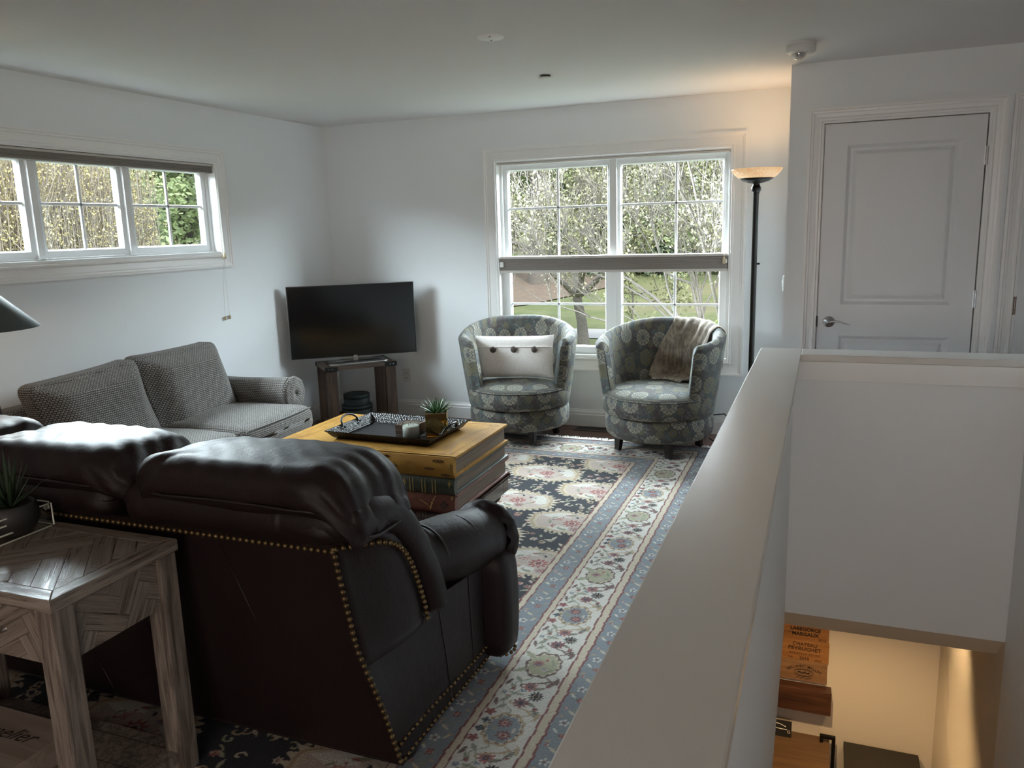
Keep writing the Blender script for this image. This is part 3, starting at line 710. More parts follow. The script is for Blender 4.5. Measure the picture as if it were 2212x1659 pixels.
# distance in from the rug's edge, bands measured from it
DE = np.minimum(np.minimum(RX1-GX, GX-RX0), np.minimum(RY1-GY, GY-RY0))
IM[:] = navy
B_ = [(0, .012, black), (.012, .024, brick), (.024, .108, blue), (.108, .116, brick), (.116, .146, ivory), (.146, .154, brick), (.154, .338, cream), (.338, .345, brick), (.345, .368, ivory), (.368, .376, brick), (.376, .472, blue), (.472, .479, brick), (.479, .499, ivory), (.499, .507, brick)]
wv = .0022*np.sin(GY*55)+.002*np.sin(GX*61)
for a, b, c_ in B_: IM[((DE+wv*(DE > .03)) >= a) & ((DE+wv*(DE > .03)) < b)] = c_
FIELD = DE > .507
# field: staggered scalloped cartouches on navy
CLIP = FIELD
rr = random.Random(3)
for _ in range(1700):                                   # small blossoms and leaves in the navy ground
    x = rr.uniform(-2.86, -1.12); y = rr.uniform(1.30, 5.0); k = rr.random()
    if k < .22: flower(x, y, rr.uniform(.014, .024), 6, rr.choice([rose, pinkc, brick]), ivory, brick)
    elif k < .62: leaf(x, y, rr.uniform(.035, .07), .015, rr.uniform(0, PI), rr.choice([ivory, palegreen, pinkc]))
    else: scroll(x, y, rr.uniform(.015, .035), rr.uniform(0, 6), rr.choice([-.7, .7]), .008, rr.choice([ivory, palegreen, tan]))
carts = []
for k in range(6):
    for j in range(9):
        carts.append((-1.20-.41*k, 1.16+.535*j+(.27 if k % 2 else 0)))
for cx, cy in carts:
    s = wnd(cx, cy, .34); x = GX[s]-cx; y = GY[s]-cy
    if x.size == 0: continue
    q = np.hypot(x*.86, y*1.04); a = np.arctan2(y, x)
    e = .160*(1+.16*np.cos(2*a+.5)+.075*np.abs(np.sin(4*a))+.045*np.cos(11*a)*np.sin(3*a))
    jag = e*(1.10+.07*np.sin(37*a))
    put(s, q < jag, ivory); put(s, q < e*1.02, tan); put(s, q < e*.95, ivory); put(s, q < e*.87, pinkc)
    put(s, (q < e*.87) & (q > e*.45) & (np.sin(a*3+1.0) > .1), cream)
    flower(cx+.012, cy-.01, .052, 10, rose, cream, brick); flower(cx-.07, cy+.035, .030, 8, L('#b98a80'), cream, rose); flower(cx+.075, cy+.05, .026, 8, pinkc, steel, navy)
    flower(cx+.05, cy-.085, .028, 8, brick, cream, rose); flower(cx-.075, cy-.06, .024, 7, ivory, rose, brick); leaf(cx-.02, cy+.10, .07, .02, .4, sage); leaf(cx-.11, cy-.01, .06, .02, 1.9, sage); leaf(cx+.105, cy-.03, .06, .02, 1.2, palegreen)
    leaf(cx-.02, cy-.10, .07, .018, 2.7, sage); leaf(cx+.02, cy+.075, .03, .015, 2.0, black)
    for i in range(9):
        an = i*2*PI/9+.5; leaf(cx+math.cos(an)*.118, cy+math.sin(an)*.100, .040, .013, an+1.3, (sage, palegreen, rose)[i % 3]); flower(cx+math.cos(an+.3)*.100, cy+math.sin(an+.3)*.085, .0085, 5, (brick, steel, rose)[i % 3], cream, brick)
    for i in range(14):
        an = i*2*PI/14+.2; leaf(cx+math.cos(an)*.190, cy+math.sin(an)*.168, .042, .015, an+.9, ivory, tan)
# borders; a local frame (p along the border, w across it from its middle outwards)
def border(along, cross, lo, hi, period, ph):
    """along(p, w) -> x, y"""
    n = int((hi-lo)/period)+2
    for i in range(-1, n):
        p0 = lo+ph+i*period; alt = (i % 2 == 0)
        def at(p, w): return along(p0+p, w)
        def an(a): return cross(a)
        def fl(p, w, r, *c, **k): flower(*at(p, w), r, *c, **k)
        def lf_(p, w, ln, wd, a, c1, c2=None): leaf(*at(p, w), ln, wd, an(a), c1, c2)
        def vn(pts, w, col): vine([at(*q) for q in pts], w, col)
        th = np.linspace(0, 2*PI, 40)
        oc = tan if alt else brown
        hole = blue if alt else palegreen
        # medallion
        c0 = at(0, .0); s = wnd(*c0, .12); x = GX[s]-c0[0]; y = GY[s]-c0[1]
        if x.size:
            ca, sa = math.cos(an(0)), math.sin(an(0)); u = x*ca+y*sa; v = -x*sa+y*ca
            q = np.hypot(u/.078, v/.060); a = np.arctan2(v, u); q = q*(1+.05*np.cos(10*a))
            put(s, q < 1.10, oc); put(s, q < .99, ivory); put(s, (q < .99) & (q > .90) & (np.sin(16*a) > 0), brown); put(s, q < .86, hole)
        if alt:
            fl(-.030, .012, .026, 9, brick, pinkc, rose); fl(.030, -.006, .026, 9, brick, pinkc, rose); lf_(.0, -.030, .04, .012, .8, sage); lf_(0, .035, .03, .012, 0, ivory)
            fl(-.018, -.072, .017, 4, black, steel, black); fl(.028, -.070, .017, 4, black, steel, black); fl(.075, -.074, .021, 5, brick, rose, brick); fl(-.068, -.074, .020, 5, brick, rose, brick)
        else:
            fl(.004, -.020, .024, 8, rose, steel, brick); fl(-.03, .01, .015, 6, pinkc, steel, steel); fl(.035, .004, .014, 6, rose, ivory, brick); lf_(.02, .03, .045, .012, .4, sage); lf_(-.03, .035, .04, .012, 2.2, sage)
            lf_(.052, -.066, .07, .026, .9, palegreen, sage); lf_(-.052, -.066, .07, .026, 2.2, palegreen, sage)
        for sg in (-1, 1):                               # scrolling arms
            t = np.linspace(0, 1, 14); vn([(sg*(.075+.075*k), .035*math.sin(k*5)+.03*(1-k)) for k in t], .009, oc); vn([(sg*(.06+.06*k), .062+.018*math.sin(k*6)) for k in t], .007, oc)
            lf_(sg*.105, .070, .060, .022, .6*sg, sage if alt else brown, brown); lf_(sg*.112, -.05, .045, .015, -.7*sg, sage)
        for sg in (-1, 1):
            lf_(sg*.150, .035, .050, .016, 1.1*sg, sage, brown); lf_(sg*.135, -.078, .050, .014, .3*sg, brown); lf_(sg*.092, .080, .045, .014, -.4*sg, oc); vn([(sg*(.08+.10*k), -.015-.05*k+.012*math.sin(k*9)) for k in np.linspace(0, 1, 10)], .005, sage); fl(sg*.172, -.050, .010, 5, brick, rose, brick)
        h = period*.5                                     # flower cluster half way
        fl(h, .040, .030, 12, black, tan, black); fl(h+.050, .004, .030, 9, rose, steel, black); fl(h-.048, .004, .030, 9, brick, steel, black)
        lf_(h, -.030, .06, .016, 1.5, sage, palegreen); lf_(h+.035, -.055, .05, .014, .5, sage); lf_(h-.04, -.055, .05, .014, 2.6, sage); fl(h-.005, -.072, .013, 6, steel, ivory, steel); fl(h+.068, .060, .012, 5, brick, rose, brick); fl(h-.068, .060, .012, 5, brick, rose, brick)
        fl(h+.02, -.012, .012, 5, steel, cream, steel); vn([(h-.07, -.072), (h-.02, -.045), (h+.03, -.02), (h+.07, -.04)], .005, sage)
def guard(along, cross, lo, hi, off):
    n = int((hi-lo)/.066)+2
    for i in range(n):
        p = lo+i*.066; k = i % 3
        if k == 0: flower(*along(p, off+.008), .017, 6, brick, pinkc, rose); leaf(*along(p+.02, off-.022), .03, .010, cross(.7), cream)
        elif k == 1:
            for a in range(5): flower(*along(p+.013*math.cos(a*1.26), off-.008+.013*math.sin(a*1.26)), .0065, 5, cream, cream, ivory)
            flower(*along(p, off-.008), .006, 5, brick, brick, brick); leaf(*along(p+.015, off+.026), .034, .010, cross(-.6), ivory)
        else: leaf(*along(p-.008, off), .042, .011, cross(.9), ivory); leaf(*along(p+.012, off+.012), .034, .010, cross(-.9), sage); flower(*along(p+.012, off-.026), .009, 5, rose, cream, brick)
        leaf(*along(p+.03, off+.030*((-1)**i)), .026, .008, cross(1.2*(-1)**i), tan)
CLIP = (DE > .154) & (DE < .338) & ((RX1-GX) <= (RY1-GY)+.02)
border(lambda p, w: (RX1-.246-w*-1, p), lambda a: PI/2+a, 1.2, 5.4, .3925, .083)
CLIP = (DE > .154) & (DE < .338) & ((RX1-GX) > (RY1-GY)+.02)
border(lambda p, w: (p, RY1-.246+w), lambda a: a, -2.9, -.9, .3925, .1)
for off, lo_, hi_ in ((.066, .026, .106), (.424, .378, .470)):
    CLIP = (DE > lo_) & (DE < hi_) & ((RX1-GX) <= (RY1-GY)); guard(lambda p, w, o=off: (RX1-o+w, p), lambda a: PI/2+a, 1.3, 5.5, 0)
    CLIP = (DE > lo_) & (DE < hi_) & ((RX1-GX) > (RY1-GY)); guard(lambda p, w, o=off: (p, RY1-o+w), lambda a: a, -2.9, -.6, 0)
CLIP = None
IM *= (1+.07*rng.standard_normal(GX.shape)[..., None])           # wool is never one even tone
IM = np.clip(IM*.80, .004, 1)
def rug_mesh():
    ny, nx = GX.shape; nv = ny*nx; Z = .012+.0012*np.sin(GX*410)*np.sin(GY*395)*.5
    V = np.stack([GX, GY, Z], -1).reshape(-1, 3); extra = np.array([(RX0, RY0, .012), (RX1, RY0, .012), (RX1, gy[0], .012), (gx[0], gy[0], .012), (RX0, gy[0], .012), (gx[0], RY1, .012), (RX0, RY1, .012),
        (RX0, RY0, 0), (RX1, RY0, 0), (RX1, RY1, 0), (RX0, RY1, 0), (RX1, RY1, .012), (gx[-1], gy[-1], .012)])
    V = np.concatenate([V, extra]); i = np.arange(nx-1); j = np.arange(ny-1); a = (j[:, None]*nx+i[None, :]).ravel()
    F = np.stack([a, a+1, a+1+nx, a+nx], 1)
    e = nv; F = np.concatenate([F, np.array([(e, e+1, e+2, e+4), (e+4, e+3, e+5, e+6), (e, e+7, e+8, e+1), (e+1, e+8, e+9, e+11), (e+11, e+9, e+10, e+6), (e+6, e+10, e+7, e)])])
    me = bpy.data.meshes.new('rug'); me.vertices.add(len(V)); me.vertices.foreach_set('co', V.ravel().astype(np.float32))
    me.loops.add(F.size); me.loops.foreach_set('vertex_index', F.ravel().astype(np.int32)); me.polygons.add(len(F)); me.polygons.foreach_set('loop_start', np.arange(0, F.size, 4, dtype=np.int32))
    me.update(calc_edges=True)
    at = me.color_attributes.new('weave', 'FLOAT_COLOR', 'POINT'); col = np.ones((len(V), 4), np.float32); col[:nv, :3] = IM.reshape(-1, 3); col[nv:, :3] = (.25, .22, .2); at.data.foreach_set('color', col.ravel())
    return me
def _rugm():
    a = nd('Attribute', attribute_name='weave'); o = obj_c(); n = noi(o, 320.0, 2.0); k = noi(vmul(o, (90.0, 240.0, 50.0)), 1.0, 2.0)
    return {'Base Color': mix(n*0.16+k*0.08, X(a.outputs['Color']), (0.06, 0.055, 0.05)), 'Roughness': 0.95, 'Normal': bump(n+k, 0.5, 0.006), 'Sheen Weight': 0.03}
rug_m = mat('knotted_wool', _rugm)
rme = rug_mesh(); rme.materials.append(rug_m)
rug = bpy.data.objects.new('rug', rme); C.objects.link(rug); tag(rug, 'large navy and cream floral rug with grey-blue borders on the wood floor', 'rug')
fr = MB()
for k in range(620):                                   # knotted tassels along the far edge
    x = RX0+(RX1-RX0)*k/619.; ln = .045+.03*rng.random(); a = .7*rng.standard_normal(); p = np.array([(x, RY1, .008), (x+.012*a, RY1+ln*.5, .010+.008*rng.random()), (x+.028*a, RY1+ln, .004)])
    fr.tube(p, [.0042, .0045, .0025], 5)
part('fringe', fr, plain('white_wool_fringe', (.62, .60, .56), .95, nz=.1), rug)['kind'] = 'stuff'
# ------------------------------------------------------------------ burgundy leather sofa
SF = thing('leather_sofa', 'dark burgundy leather sofa with brass nailhead trim, its back turned to the viewer', 'sofa', (-2.08, 2.1, 0))
MX = lambda x: -4.16-x                                     # mirror about the sofa's middle
ybk = lambda z: 1.78-.137*z
cz = np.array([.045, .126, .219, .322, .423, .569, .668, .735]); cx_ = np.array([-1.073, -1.09, -1.107, -1.136, -1.165, -1.177, -1.185, -1.188])
xr = lambda z: float(np.interp(z, cz, cx_))
P = []
for z in np.linspace(.045, .745, 16): P.append([(MX(xr(z)), ybk(z), z), (xr(z), ybk(z), z), (xr(z), ybk(z)+.13, z), (MX(xr(z)), ybk(z)+.13, z)])
bp = MB().grid(P, cv=True, capu=True)
back = part('back_panel', bp, leather, SF, smooth=False, bevel=.004)
for a, b in (((-2.228, .248), (-2.16, .05)), ((-1.947, .409), (-1.86, .08)), ((-1.572, .70), (-1.495, .445))):
    part('seam', MB().tube([(a[0], ybk(a[1])-.001, a[1]), (b[0], ybk(b[1])-.001, max(b[1], .05))], .0022, 5), welt, back)

def smooth01(t): t = np.clip(t, 0, 1); return t*t*(3-2*t)
for side in (0, 1):
    m_ = (lambda x: x) if side == 0 else MX
    def orient(mb):
        if side: mb.apply(lambda p: (MX(p[0]), p[1], p[2])); mb.f = [f_[::-1] for f_ in mb.f]
        return mb
    # lower outside panel
    P = []
    for z in np.linspace(.045, .41, 10):
        row = []
        for s in np.linspace(0, 1, 12):
            y = ybk(z)+(2.42-ybk(z))*s; row.append((xr(z)+(-1.062-xr(z))*smooth01(s), y, z))
        row += [(-1.30, 2.42, z), (-1.30, ybk(z)+.02, z)]; P.append(row)
    sp = part('side_panel', orient(MB().grid(P, cv=True, capu=True)), leather, SF, smooth=False)
    for y in (2.10, 2.27): part('seam', orient(MB().tube([(xr(z)+(-1.062-xr(z))*smooth01((y-ybk(z))/(2.42-ybk(z)))+.001, y, z) for z in np.linspace(.05, .41, 8)], .0025, 5)), welt, sp)
    # wing of the back above it
    wz = np.array([.36, .394, .46, .52, .575, .623, .665, .698, .722, .736, .750, .760]); wy = np.array([2.060, 2.058, 2.042, 2.019, 1.996, 1.971, 1.943, 1.909, 1.872, 1.834, 1.765, 1.72])
    P = []
    for z in np.linspace(.36, .758, 16):
        yf = float(np.interp(z, wz, wy)); row = []
        for s in np.linspace(0, 1, 10):
            y = ybk(z)+(yf-ybk(z))*s; row.append((xr(min(z, .735))+(-1.118-xr(min(z, .735)))*smooth01(s)+.020*math.sin(PI*s), y, z))
        row += [(-1.28, yf, z), (-1.28, ybk(z)+.03, z)]; P.append(row)
    part('wing_panel', orient(MB().grid(P, cv=True, capu=True)), leather, SF)
    rp = np.array([(-1.34, 1.70, .795), (-1.24, 1.70, .795), (-1.175, 1.715, .797), (-1.155, 1.77, .800), (-1.150, 1.84, .784), (-1.145, 1.905, .748), (-1.142, 1.962, .688), (-1.138, 2.010, .608), (-1.128, 2.052, .518), (-1.118, 2.080, .438), (-1.115, 2.086, .392)])
    tt = np.linspace(0, 10, 46); rp = np.c_[[np.interp(tt, range(11), rp[:, i]) for i in range(3)]].T
    for _ in range(3): rp[1:-1] = (rp[:-2]+2*rp[1:-1]+rp[2:])/4
    part('wing_roll', orient(MB().tube(rp, np.interp(tt, [0, 2, 8, 10], [.060, .060, .058, .050]), 18)), leather, SF)
    # rolled arm
    ax = np.array([(-1.240, 1.97, .530), (-1.205, 2.12, .515), (-1.145, 2.31, .492), (-1.108, 2.47, .474)])
    tt = np.linspace(0, 3, 24); ap = np.c_[[np.interp(tt, range(4), ax[:, i]) for i in range(3)]].T
    rad = .113+.003*np.sin(tt*4.0)-.004*np.exp(-((tt-1.18)/.06)**2)-.004*np.exp(-((tt-2.02)/.06)**2)
    arm = part('arm_roll', orient(MB().tube(ap, rad, 30)), leather, SF)
    for k in (1.18, 2.02):
        c0 = np.array([np.interp(k, range(4), ax[:, i]) for i in range(3)]); t = np.linspace(0, 2*PI, 40)[:-1]
        part('welt', orient(MB().tube(np.c_[c0[0]+.1125*np.cos(t), np.full(39, c0[1]), c0[2]+.1125*np.sin(t)], .0035, 6, closed=True)), welt, arm)
    # pleated scroll and front post
    th = np.linspace(0, 2*PI, 73)[:-1]; P = []
    for d, q in ((0, .108), (.012, .128), (.030, .134), (.048, .122), (.060, .095), (.067, .060), (.062, .040), (.064, .028), (.066, .001)):
        a_ = .010*(q > .05)*np.cos(th*12)*(q < .13); P.append(np.c_[-1.100+(q+a_*.5)*np.cos(th)*.96, np.full(72, 2.462+d)+a_*.6, .470+(q+a_*.5)*np.sin(th)])
    part('scroll', orient(MB().grid(P, cv=True, capu=True)), leather, SF)
    part('front_post', orient(rbox((.262, .150, .40), .05, 10, lambda P, U: P+np.c_[.012*(1-U[:, 2]**2)*np.sign(U[:, 0]), 0*P[:, 0], 0*P[:, 0]], (-1.116, 2.445, .245))), leather, SF)
    for y in (1.86, 2.40): part('foot', orient(MB().lathe([(.034, .0), (.040, .010), (.044, .026), (.036, .044), (.030, .06)], (-1.115, y, 0.013), 24)), leg_dark, SF)
    # nailheads
    def nails(path, pitch=.0215, r=.0088):
        path = np.array(path, float); sl = np.r_[0, np.cumsum(np.linalg.norm(np.diff(path, axis=0), axis=1))]; mb = MB()
        for s in np.arange(0, sl[-1], pitch): mb.ball([np.interp(s, sl, path[:, i]) for i in range(3)], r, 5)
        return mb
    zz = np.linspace(.728, .055, 20); part('nailhead_trim', orient(nails([(xr(z)+.001, ybk(z)-.001, z) for z in zz])), brass_nail, SF)
    w_ = [(-1.182, 1.684, .728), (-1.150, 1.735, .722), (-1.112, 1.800, .712)]+[(-1.100, y-.034, z-.026) for z, y in zip(wz[::-1][3:-1], wy[::-1][3:-1])]; part('nailhead_trim', orient(nails(w_)), brass_nail, SF)
    for z in (.100, .054): part('nailhead_trim', orient(nails([(xr(z)+.003, 1.79, z)]+[(xr(z)+(-1.059-xr(z))*smooth01((y-1.78)/.64), y, z) for y in np.linspace(1.85, 2.38, 12)], .024, .0072)), brass_nail, SF)
    for z in (.105, .062): part('nailhead_trim', orient(nails([(-.984-.05*(1-math.cos(a)), 2.445+.055*math.sin(a), z) for a in np.linspace(-1.2, 1.5, 12)]+[(-1.05, 2.521, z), (-1.22, 2.521, z)], .022, .0072)), brass_nail, SF)
part('nailhead_trim', nails([(MX(-1.187), ybk(.722)-.004, .722), (-1.187, ybk(.722)-.004, .722)]), brass_nail, SF)
part('seat_deck', MB().bx(-3.0, -1.16, 1.85, 2.47, .06, .30), leather, SF, smooth=False, bevel=.02)
wid = [(-1.860, -1.095), (-2.535, -1.872), (-3.05, -2.548)]; bol = [(-1.925, -1.150), (-2.590, -1.938), (-3.05, -2.602)]; sea = [(-1.795, -1.175), (-2.415, -1.795), (-3.0, -2.415)]
def gathers(P, u, k, y0):
    """soft creases fanning in from the ends of a cushion"""
    e = np.clip((np.abs(u)-.35)/.65, 0, 1)**1.4; ph = P[:, 1]*38+np.sign(u)*P[:, 0]*(20+4*k)+1.6*np.sin(P[:, 0]*13+k)
    return e*(.0075*np.sin(ph)+.0045*np.sin(ph*2.3+1.1+k))+(.0010+.0010*(k == 1))*np.sin(P[:, 0]*62+P[:, 1]*55+2*np.sin(P[:, 1]*12+k)+2*np.sin(P[:, 0]*9))*(1-e)
for k in range(3):
    a, b = bol[k]; cxx = (a+b)/2; w_ = b-a
    def bf(P, U, k=k):
        P = P.copy(); P[:, 1] += wob(P, 12, .004, k); P[:, 2] -= .012*np.clip(np.abs(U[:, 0])-.7, 0, 1)*(U[:, 2] > 0)*3
        P[:, 1] += np.where(U[:, 1] < 0, gathers(P[:, [0, 2, 1]], U[:, 0], k, 0)*.8, 0); return P
    part('back_bolster', rbox((w_*.985, .225, .140), .068, 22, bf, (cxx, 1.756, .793)), leather, SF)
    a, b = wid[k]; cxx = (a+b)/2; w_ = b-a
    dr_ = lambda u, k=k: .34*np.clip(np.abs(u)-.62, 0, 1)**2*np.where((u > 0) & (k == 0), 2.0, .9)
    def pf(P, U, k=k):
        P = P.copy(); u = U[:, 0]; v = U[:, 1]
        P[:, 2] += .012*(1-u*u)*(1-.6*v*v)*(U[:, 2] > -.5)-dr_(u)-.012*v*(U[:, 2] > 0)
        P[:, 1] *= 1-.16*np.clip(np.abs(u)-.6, 0, 1)*2.0
        P[:, 2] += np.where(U[:, 2] > -.6, gathers(P, u, k, 0)*1.25, 0)+wob(P, 9, .006, k*3.1); P[:, 1] += wob(P, 13, .005, k*1.7)+np.where(v < -.4, gathers(P[:, [0, 2, 1]], u, k+2, 0)*.8, 0)
        return P
    pl = part('pillow_top', rbox((w_*1.0, .39, .130), .064, 40, pf, (cxx, 1.822, .872)), leather, SF)
    t = np.linspace(0, 2*PI, 100)[:-1]; e = .45; sc = lambda q: np.sign(q)*np.abs(q)**e
    un = sc(np.cos(t)); vn = sc(np.sin(t))
    part('welt', MB().tube(np.c_[cxx+w_*.503*un, 1.822+.197*vn*(1-.16*np.clip(np.abs(un)-.6, 0, 1)*2), .849+.004*np.cos(un*4)-dr_(un)], .0048, 6, closed=True), welt, pl)
    a, b = sea[k]; cxx = (a+b)/2; w_ = b-a
    part('seat_cushion', rbox((w_*.96, .60, .19), .07, 16, lambda P, U: P+np.c_[0*U[:, 0], 0*U[:, 0], .025*(1-U[:, 0]**2)*(1-U[:, 1]**2)*(U[:, 2] > 0)+wob(P, 13, .006, k+5)], (cxx, 2.235, .375)), leather, SF)

# ------------------------------------------------------------------ grey tweed loveseat (built in its own axes, front towards +X)
LS = thing('loveseat', 'grey tweed loveseat with rolled arms standing along the wall under the long window', 'loveseat', (-3.480, 3.430, 0), R(3.0))
lp = lambda n, mb, m, sm_=True, **k: part(n, mb, m, LS, smooth=sm_, local=True, **k)
lp('base', MB().bx(-.42, .455, -.735, .735, .085, .325), tweed, False, bevel=.02)
lp('back_frame', rbox((.15, 1.60, .60), .05, 12, None, (-.395, 0, .43)), tweed)
for sg in (-1, 1):
    lp('arm_panel', MB().bx(-.43, .315, sg*.735-.075, sg*.735+.075, .085, .56), tweed, False, bevel=.02)
    tt = np.linspace(-.44, .325, 14)
    am = lp('arm_roll', MB().tube(np.c_[tt, np.full(14, sg*.757), .548-.012*np.sin((tt+.44)*4)], .106, 28), tweed)
    th = np.linspace(0, 2*PI, 73)[:-1]; P = []
    for d, q in ((0, .098), (.014, .112), (.030, .110), (.038, .092), (.034, .072), (.044, .058), (.040, .034), (.030, .001)):
        a_ = .0025*np.cos(th*9)*(q > .06); P.append(np.c_[np.full(72, .318+d)+a_*.6, sg*.757+(q+a_*.4)*np.cos(th), .545+(q+a_*.4)*np.sin(th)])
    lp('scroll', MB().grid(P, cv=True, capu=True), tweed)
    lp('front_post', rbox((.055, .135, .46), .022, 8, None, (.320, sg*.728, .30)), tweed)
    for xx in (-.38, .36): lp('leg', MB().lathe([(.022, .0), (.028, .085)], (xx, sg*.70, 0.012 if 1 else 0), 16), leg_dark)
    def sc_(P, U, sg=sg):
        P = P.copy(); y = P[:, 1]*sg                              # T cushion: narrower between the arms
        k = 1-smooth01((P[:, 0]-.20)/.10); P[:, 1] = sg*np.where(y > .05, y*(1-k*.16), y)
        P[:, 2] += .030*(1-U[:, 0]**2*.8)*(1-U[:, 1]**2)*(U[:, 2] > .2)+wob(P, 9, .005, sg)-.012*np.clip(U[:, 0], 0, 1)**3*(U[:, 2] > 0)
        P[:, 0] += .018*(1-U[:, 1]**2)*(U[:, 0] > .5)
        return P
    cu = lp('seat_cushion', rbox((.80, .728, .165), .055, 20, sc_, (.105, sg*.366, .412)), tweed)
    t = np.linspace(-1, 1, 30)
    lp('piping', MB().tube(np.c_[.494+.018*(1-t**2), sg*.366+t*.335, .4725+.005*(1-t**2)], .006, 6), tweed)
    def bc(P, U, sg=sg):
        P = P.copy(); e = np.maximum(np.abs(U[:, 1]), np.abs(U[:, 2])); P[:, 0] *= 1.12-.62*smooth01((e-.55)/.45)
        co = (np.abs(U[:, 1])*np.abs(U[:, 2])); P[:, 1] *= 1+.03*co**3; P[:, 2] *= 1+.04*co**3-.05*(1-U[:, 1]**2)*(U[:, 2] > .5)*0
        P[:, 0] += wob(P, 8, .012, sg*2+1); P[:, 2] -= .035*(sg < 0)*np.clip(U[:, 2], 0, 1)*(.5+.5*U[:, 1]*-1)
        z0 = P[:, 2].copy(); P[:, 0] -= z0*.34; return P
    lp('back_cushion', rbox((.25, .70, .46), .060, 20, bc, (-.165, sg*.352, .655)), tweed)

# ------------------------------------------------------------------ coffee table: three great books on turned legs
CT = thing('coffee_table', 'coffee table shaped like three giant stacked leather books on short turned legs', 'coffee table', (-2.095, 3.573, 0))
tx0, tx1, ty0, ty1 = -2.615, -1.575, 3.226, 3.920
def book(z0, z1, m):
    b = MB(); t = .013
    b.bx(tx0, tx1, ty0+.012, ty1, z1-t, z1); b.bx(tx0, tx1, ty0+.012, ty1, z0, z0+t)
    n = 14; arc = [(ty0+.014-.016*math.sin(PI*(i/n))-.004, z0+(z1-z0)*i/n) for i in range(n+1)]
    b.prism(arc+[(ty0+.030, z1), (ty0+.030, z0)], 'x', tx0, tx1)
    o = part('book_cover', b, m, CT, smooth=False, bevel=.002)
    part('book_pages', MB().bx(tx0+.016, tx1-.016, ty0+.025, ty1-.016, z0+t, z1-t), pages_m, CT, smooth=False)
    return o
yb_ = book(.408, .510, yellow_l); gb = book(.324, .4075, green_l); rb = book(.229, .3235, red_l)
def spine_y(z, z0, z1): return ty0+.010-.016*math.sin(PI*(z-z0)/(z1-z0))-.0012
def motif(par, m, x, z, z0, z1, kind, s=1.0):
    b = MB(); y = lambda zz: spine_y(zz, z0, z1)
    def bit(dx, dz, w, h, rot=0.0): b.box((x+dx*s, y(z+dz*s), z+dz*s), (w*s, .0016, h*s), Matrix.Rotation(rot, 3, 'Y'))
    if kind == 'cartouche':
        for d in (-1, 1):
            bit(d*.030, 0, .010, .010, PI/4); bit(d*.019, .004, .008, .004, .5*d); bit(d*.019, -.004, .008, .004, -.5*d); bit(d*.011, .007, .012, .003, .3); bit(d*.011, -.007, .012, .003, -.3); bit(d*.006, 0, .003, .016)
        bit(0, .005, .012, .003); bit(0, -.005, .012, .003); bit(0, 0, .008, .003, .6)
    elif kind == 'burst':
        for i in range(9):
            a = i*2*PI/9; bit(.011*math.cos(a), .014*math.sin(a), .008, .005, -a); bit(.004*math.cos(a), .005*math.sin(a), .005, .004, -a)
        bit(0, -.024, .004, .014); bit(0, .022, .006, .008, PI/4)
    elif kind == 'ring':
        for i in range(28):
            a = i*2*PI/28; bit(.028*math.cos(a), .033*math.sin(a), .0066, .0014, -a-PI/2)
    elif kind == 'bands':
        bit(-.009, 0, .004, .078); bit(.009, 0, .004, .078)
    elif kind == 'diamond':
        bit(0, 0, .026, .026, PI/4)
    elif kind == 'sprig':
        for i in range(7): bit(-.004*i+.012, .030-.009*i, .004+.002*(i % 2), .011, .5*((-1)**i)); bit(-.022-.006*i, -.004+.003*i, .007, .003, -.4)
    part('ornament', b, m, par, smooth=False)
for x, z in ((-2.545, .498-.008), (-2.05, .494), (-1.945, .494), (-1.655, .490)): motif(yb_, ink, x, z, .408, .51, 'cartouche', .8)
for x, z in ((-2.13, .462), (-1.895, .452), (-1.70, .452)): motif(yb_, ink, x, z, .408, .51, 'cartouche', .7)
for x in (-1.62, -2.57): motif(yb_, ink, x, .424, .408, .51, 'cartouche', .7)
motif(yb_, gilt, -2.0, .484, .408, .51, 'burst', .9); motif(yb_, gilt, -2.31, .486, .408, .51, 'burst', .55); motif(yb_, gilt, -1.803, .452, .408, .51, 'ring', .9); motif(yb_, gilt, -2.597, .468, .408, .51, 'burst', .6); motif(yb_, gilt, -1.593, .468, .408, .51, 'burst', .6)
for x in (-1.80, -1.735, -1.68, -2.38, -2.45, -2.51): motif(gb, gilt, x, .366, .324, .4075, 'bands', .9)
motif(gb, gilt, -1.84, .372, .324, .4075, 'burst', .8); motif(gb, gilt, -1.60, .385, .324, .4075, 'burst', .6); motif(gb, gilt, -2.1, .37, .324, .4075, 'burst', .9)
motif(rb, ink, -1.632, .276, .229, .3235, 'diamond', 1.3); motif(rb, gilt, -1.695, .278, .229, .3235, 'sprig', 1.1); motif(rb, gilt, -2.45, .278, .229, .3235, 'sprig', 1.1); motif(rb, gilt, -1.592, .312, .229, .3235, 'burst', .35)
ln = MB()                                                # tooled lines on the top board
def tl(pts): ln.tube([(x, y, .5102) for x, y in pts], .0016, 4, flat=.3)
tl([(tx0+.04, ty0+.05), (tx1-.04, ty0+.05), (tx1-.04, ty1-.04), (tx0+.04, ty1-.04), (tx0+.04, ty0+.05)])
for sg in (-1, 1):
    t = np.linspace(0, 1, 20); tl(np.c_[-2.095+sg*.02+sg*.44*t, ty0+.055+.10*np.sin(t*PI)*(1-t)]); tl(np.c_[-2.095+sg*.47-sg*.06*np.sin(t*PI), ty0+.06+t*.56])
    for cx0, cy0 in ((sg*.46, ty0+.07), (sg*.10, ty0+.075), (sg*.46, ty1-.06)):
        for i in range(6): a = i*1.05; tl([(-2.095+cx0+.012*math.cos(a), cy0+.008*math.sin(a)), (-2.095+cx0+.034*math.cos(a+.4), cy0+.018*math.sin(a+.4))])
part('ornament', ln, plain('tooled_line', (.13, .065, .025), .5), yb_)
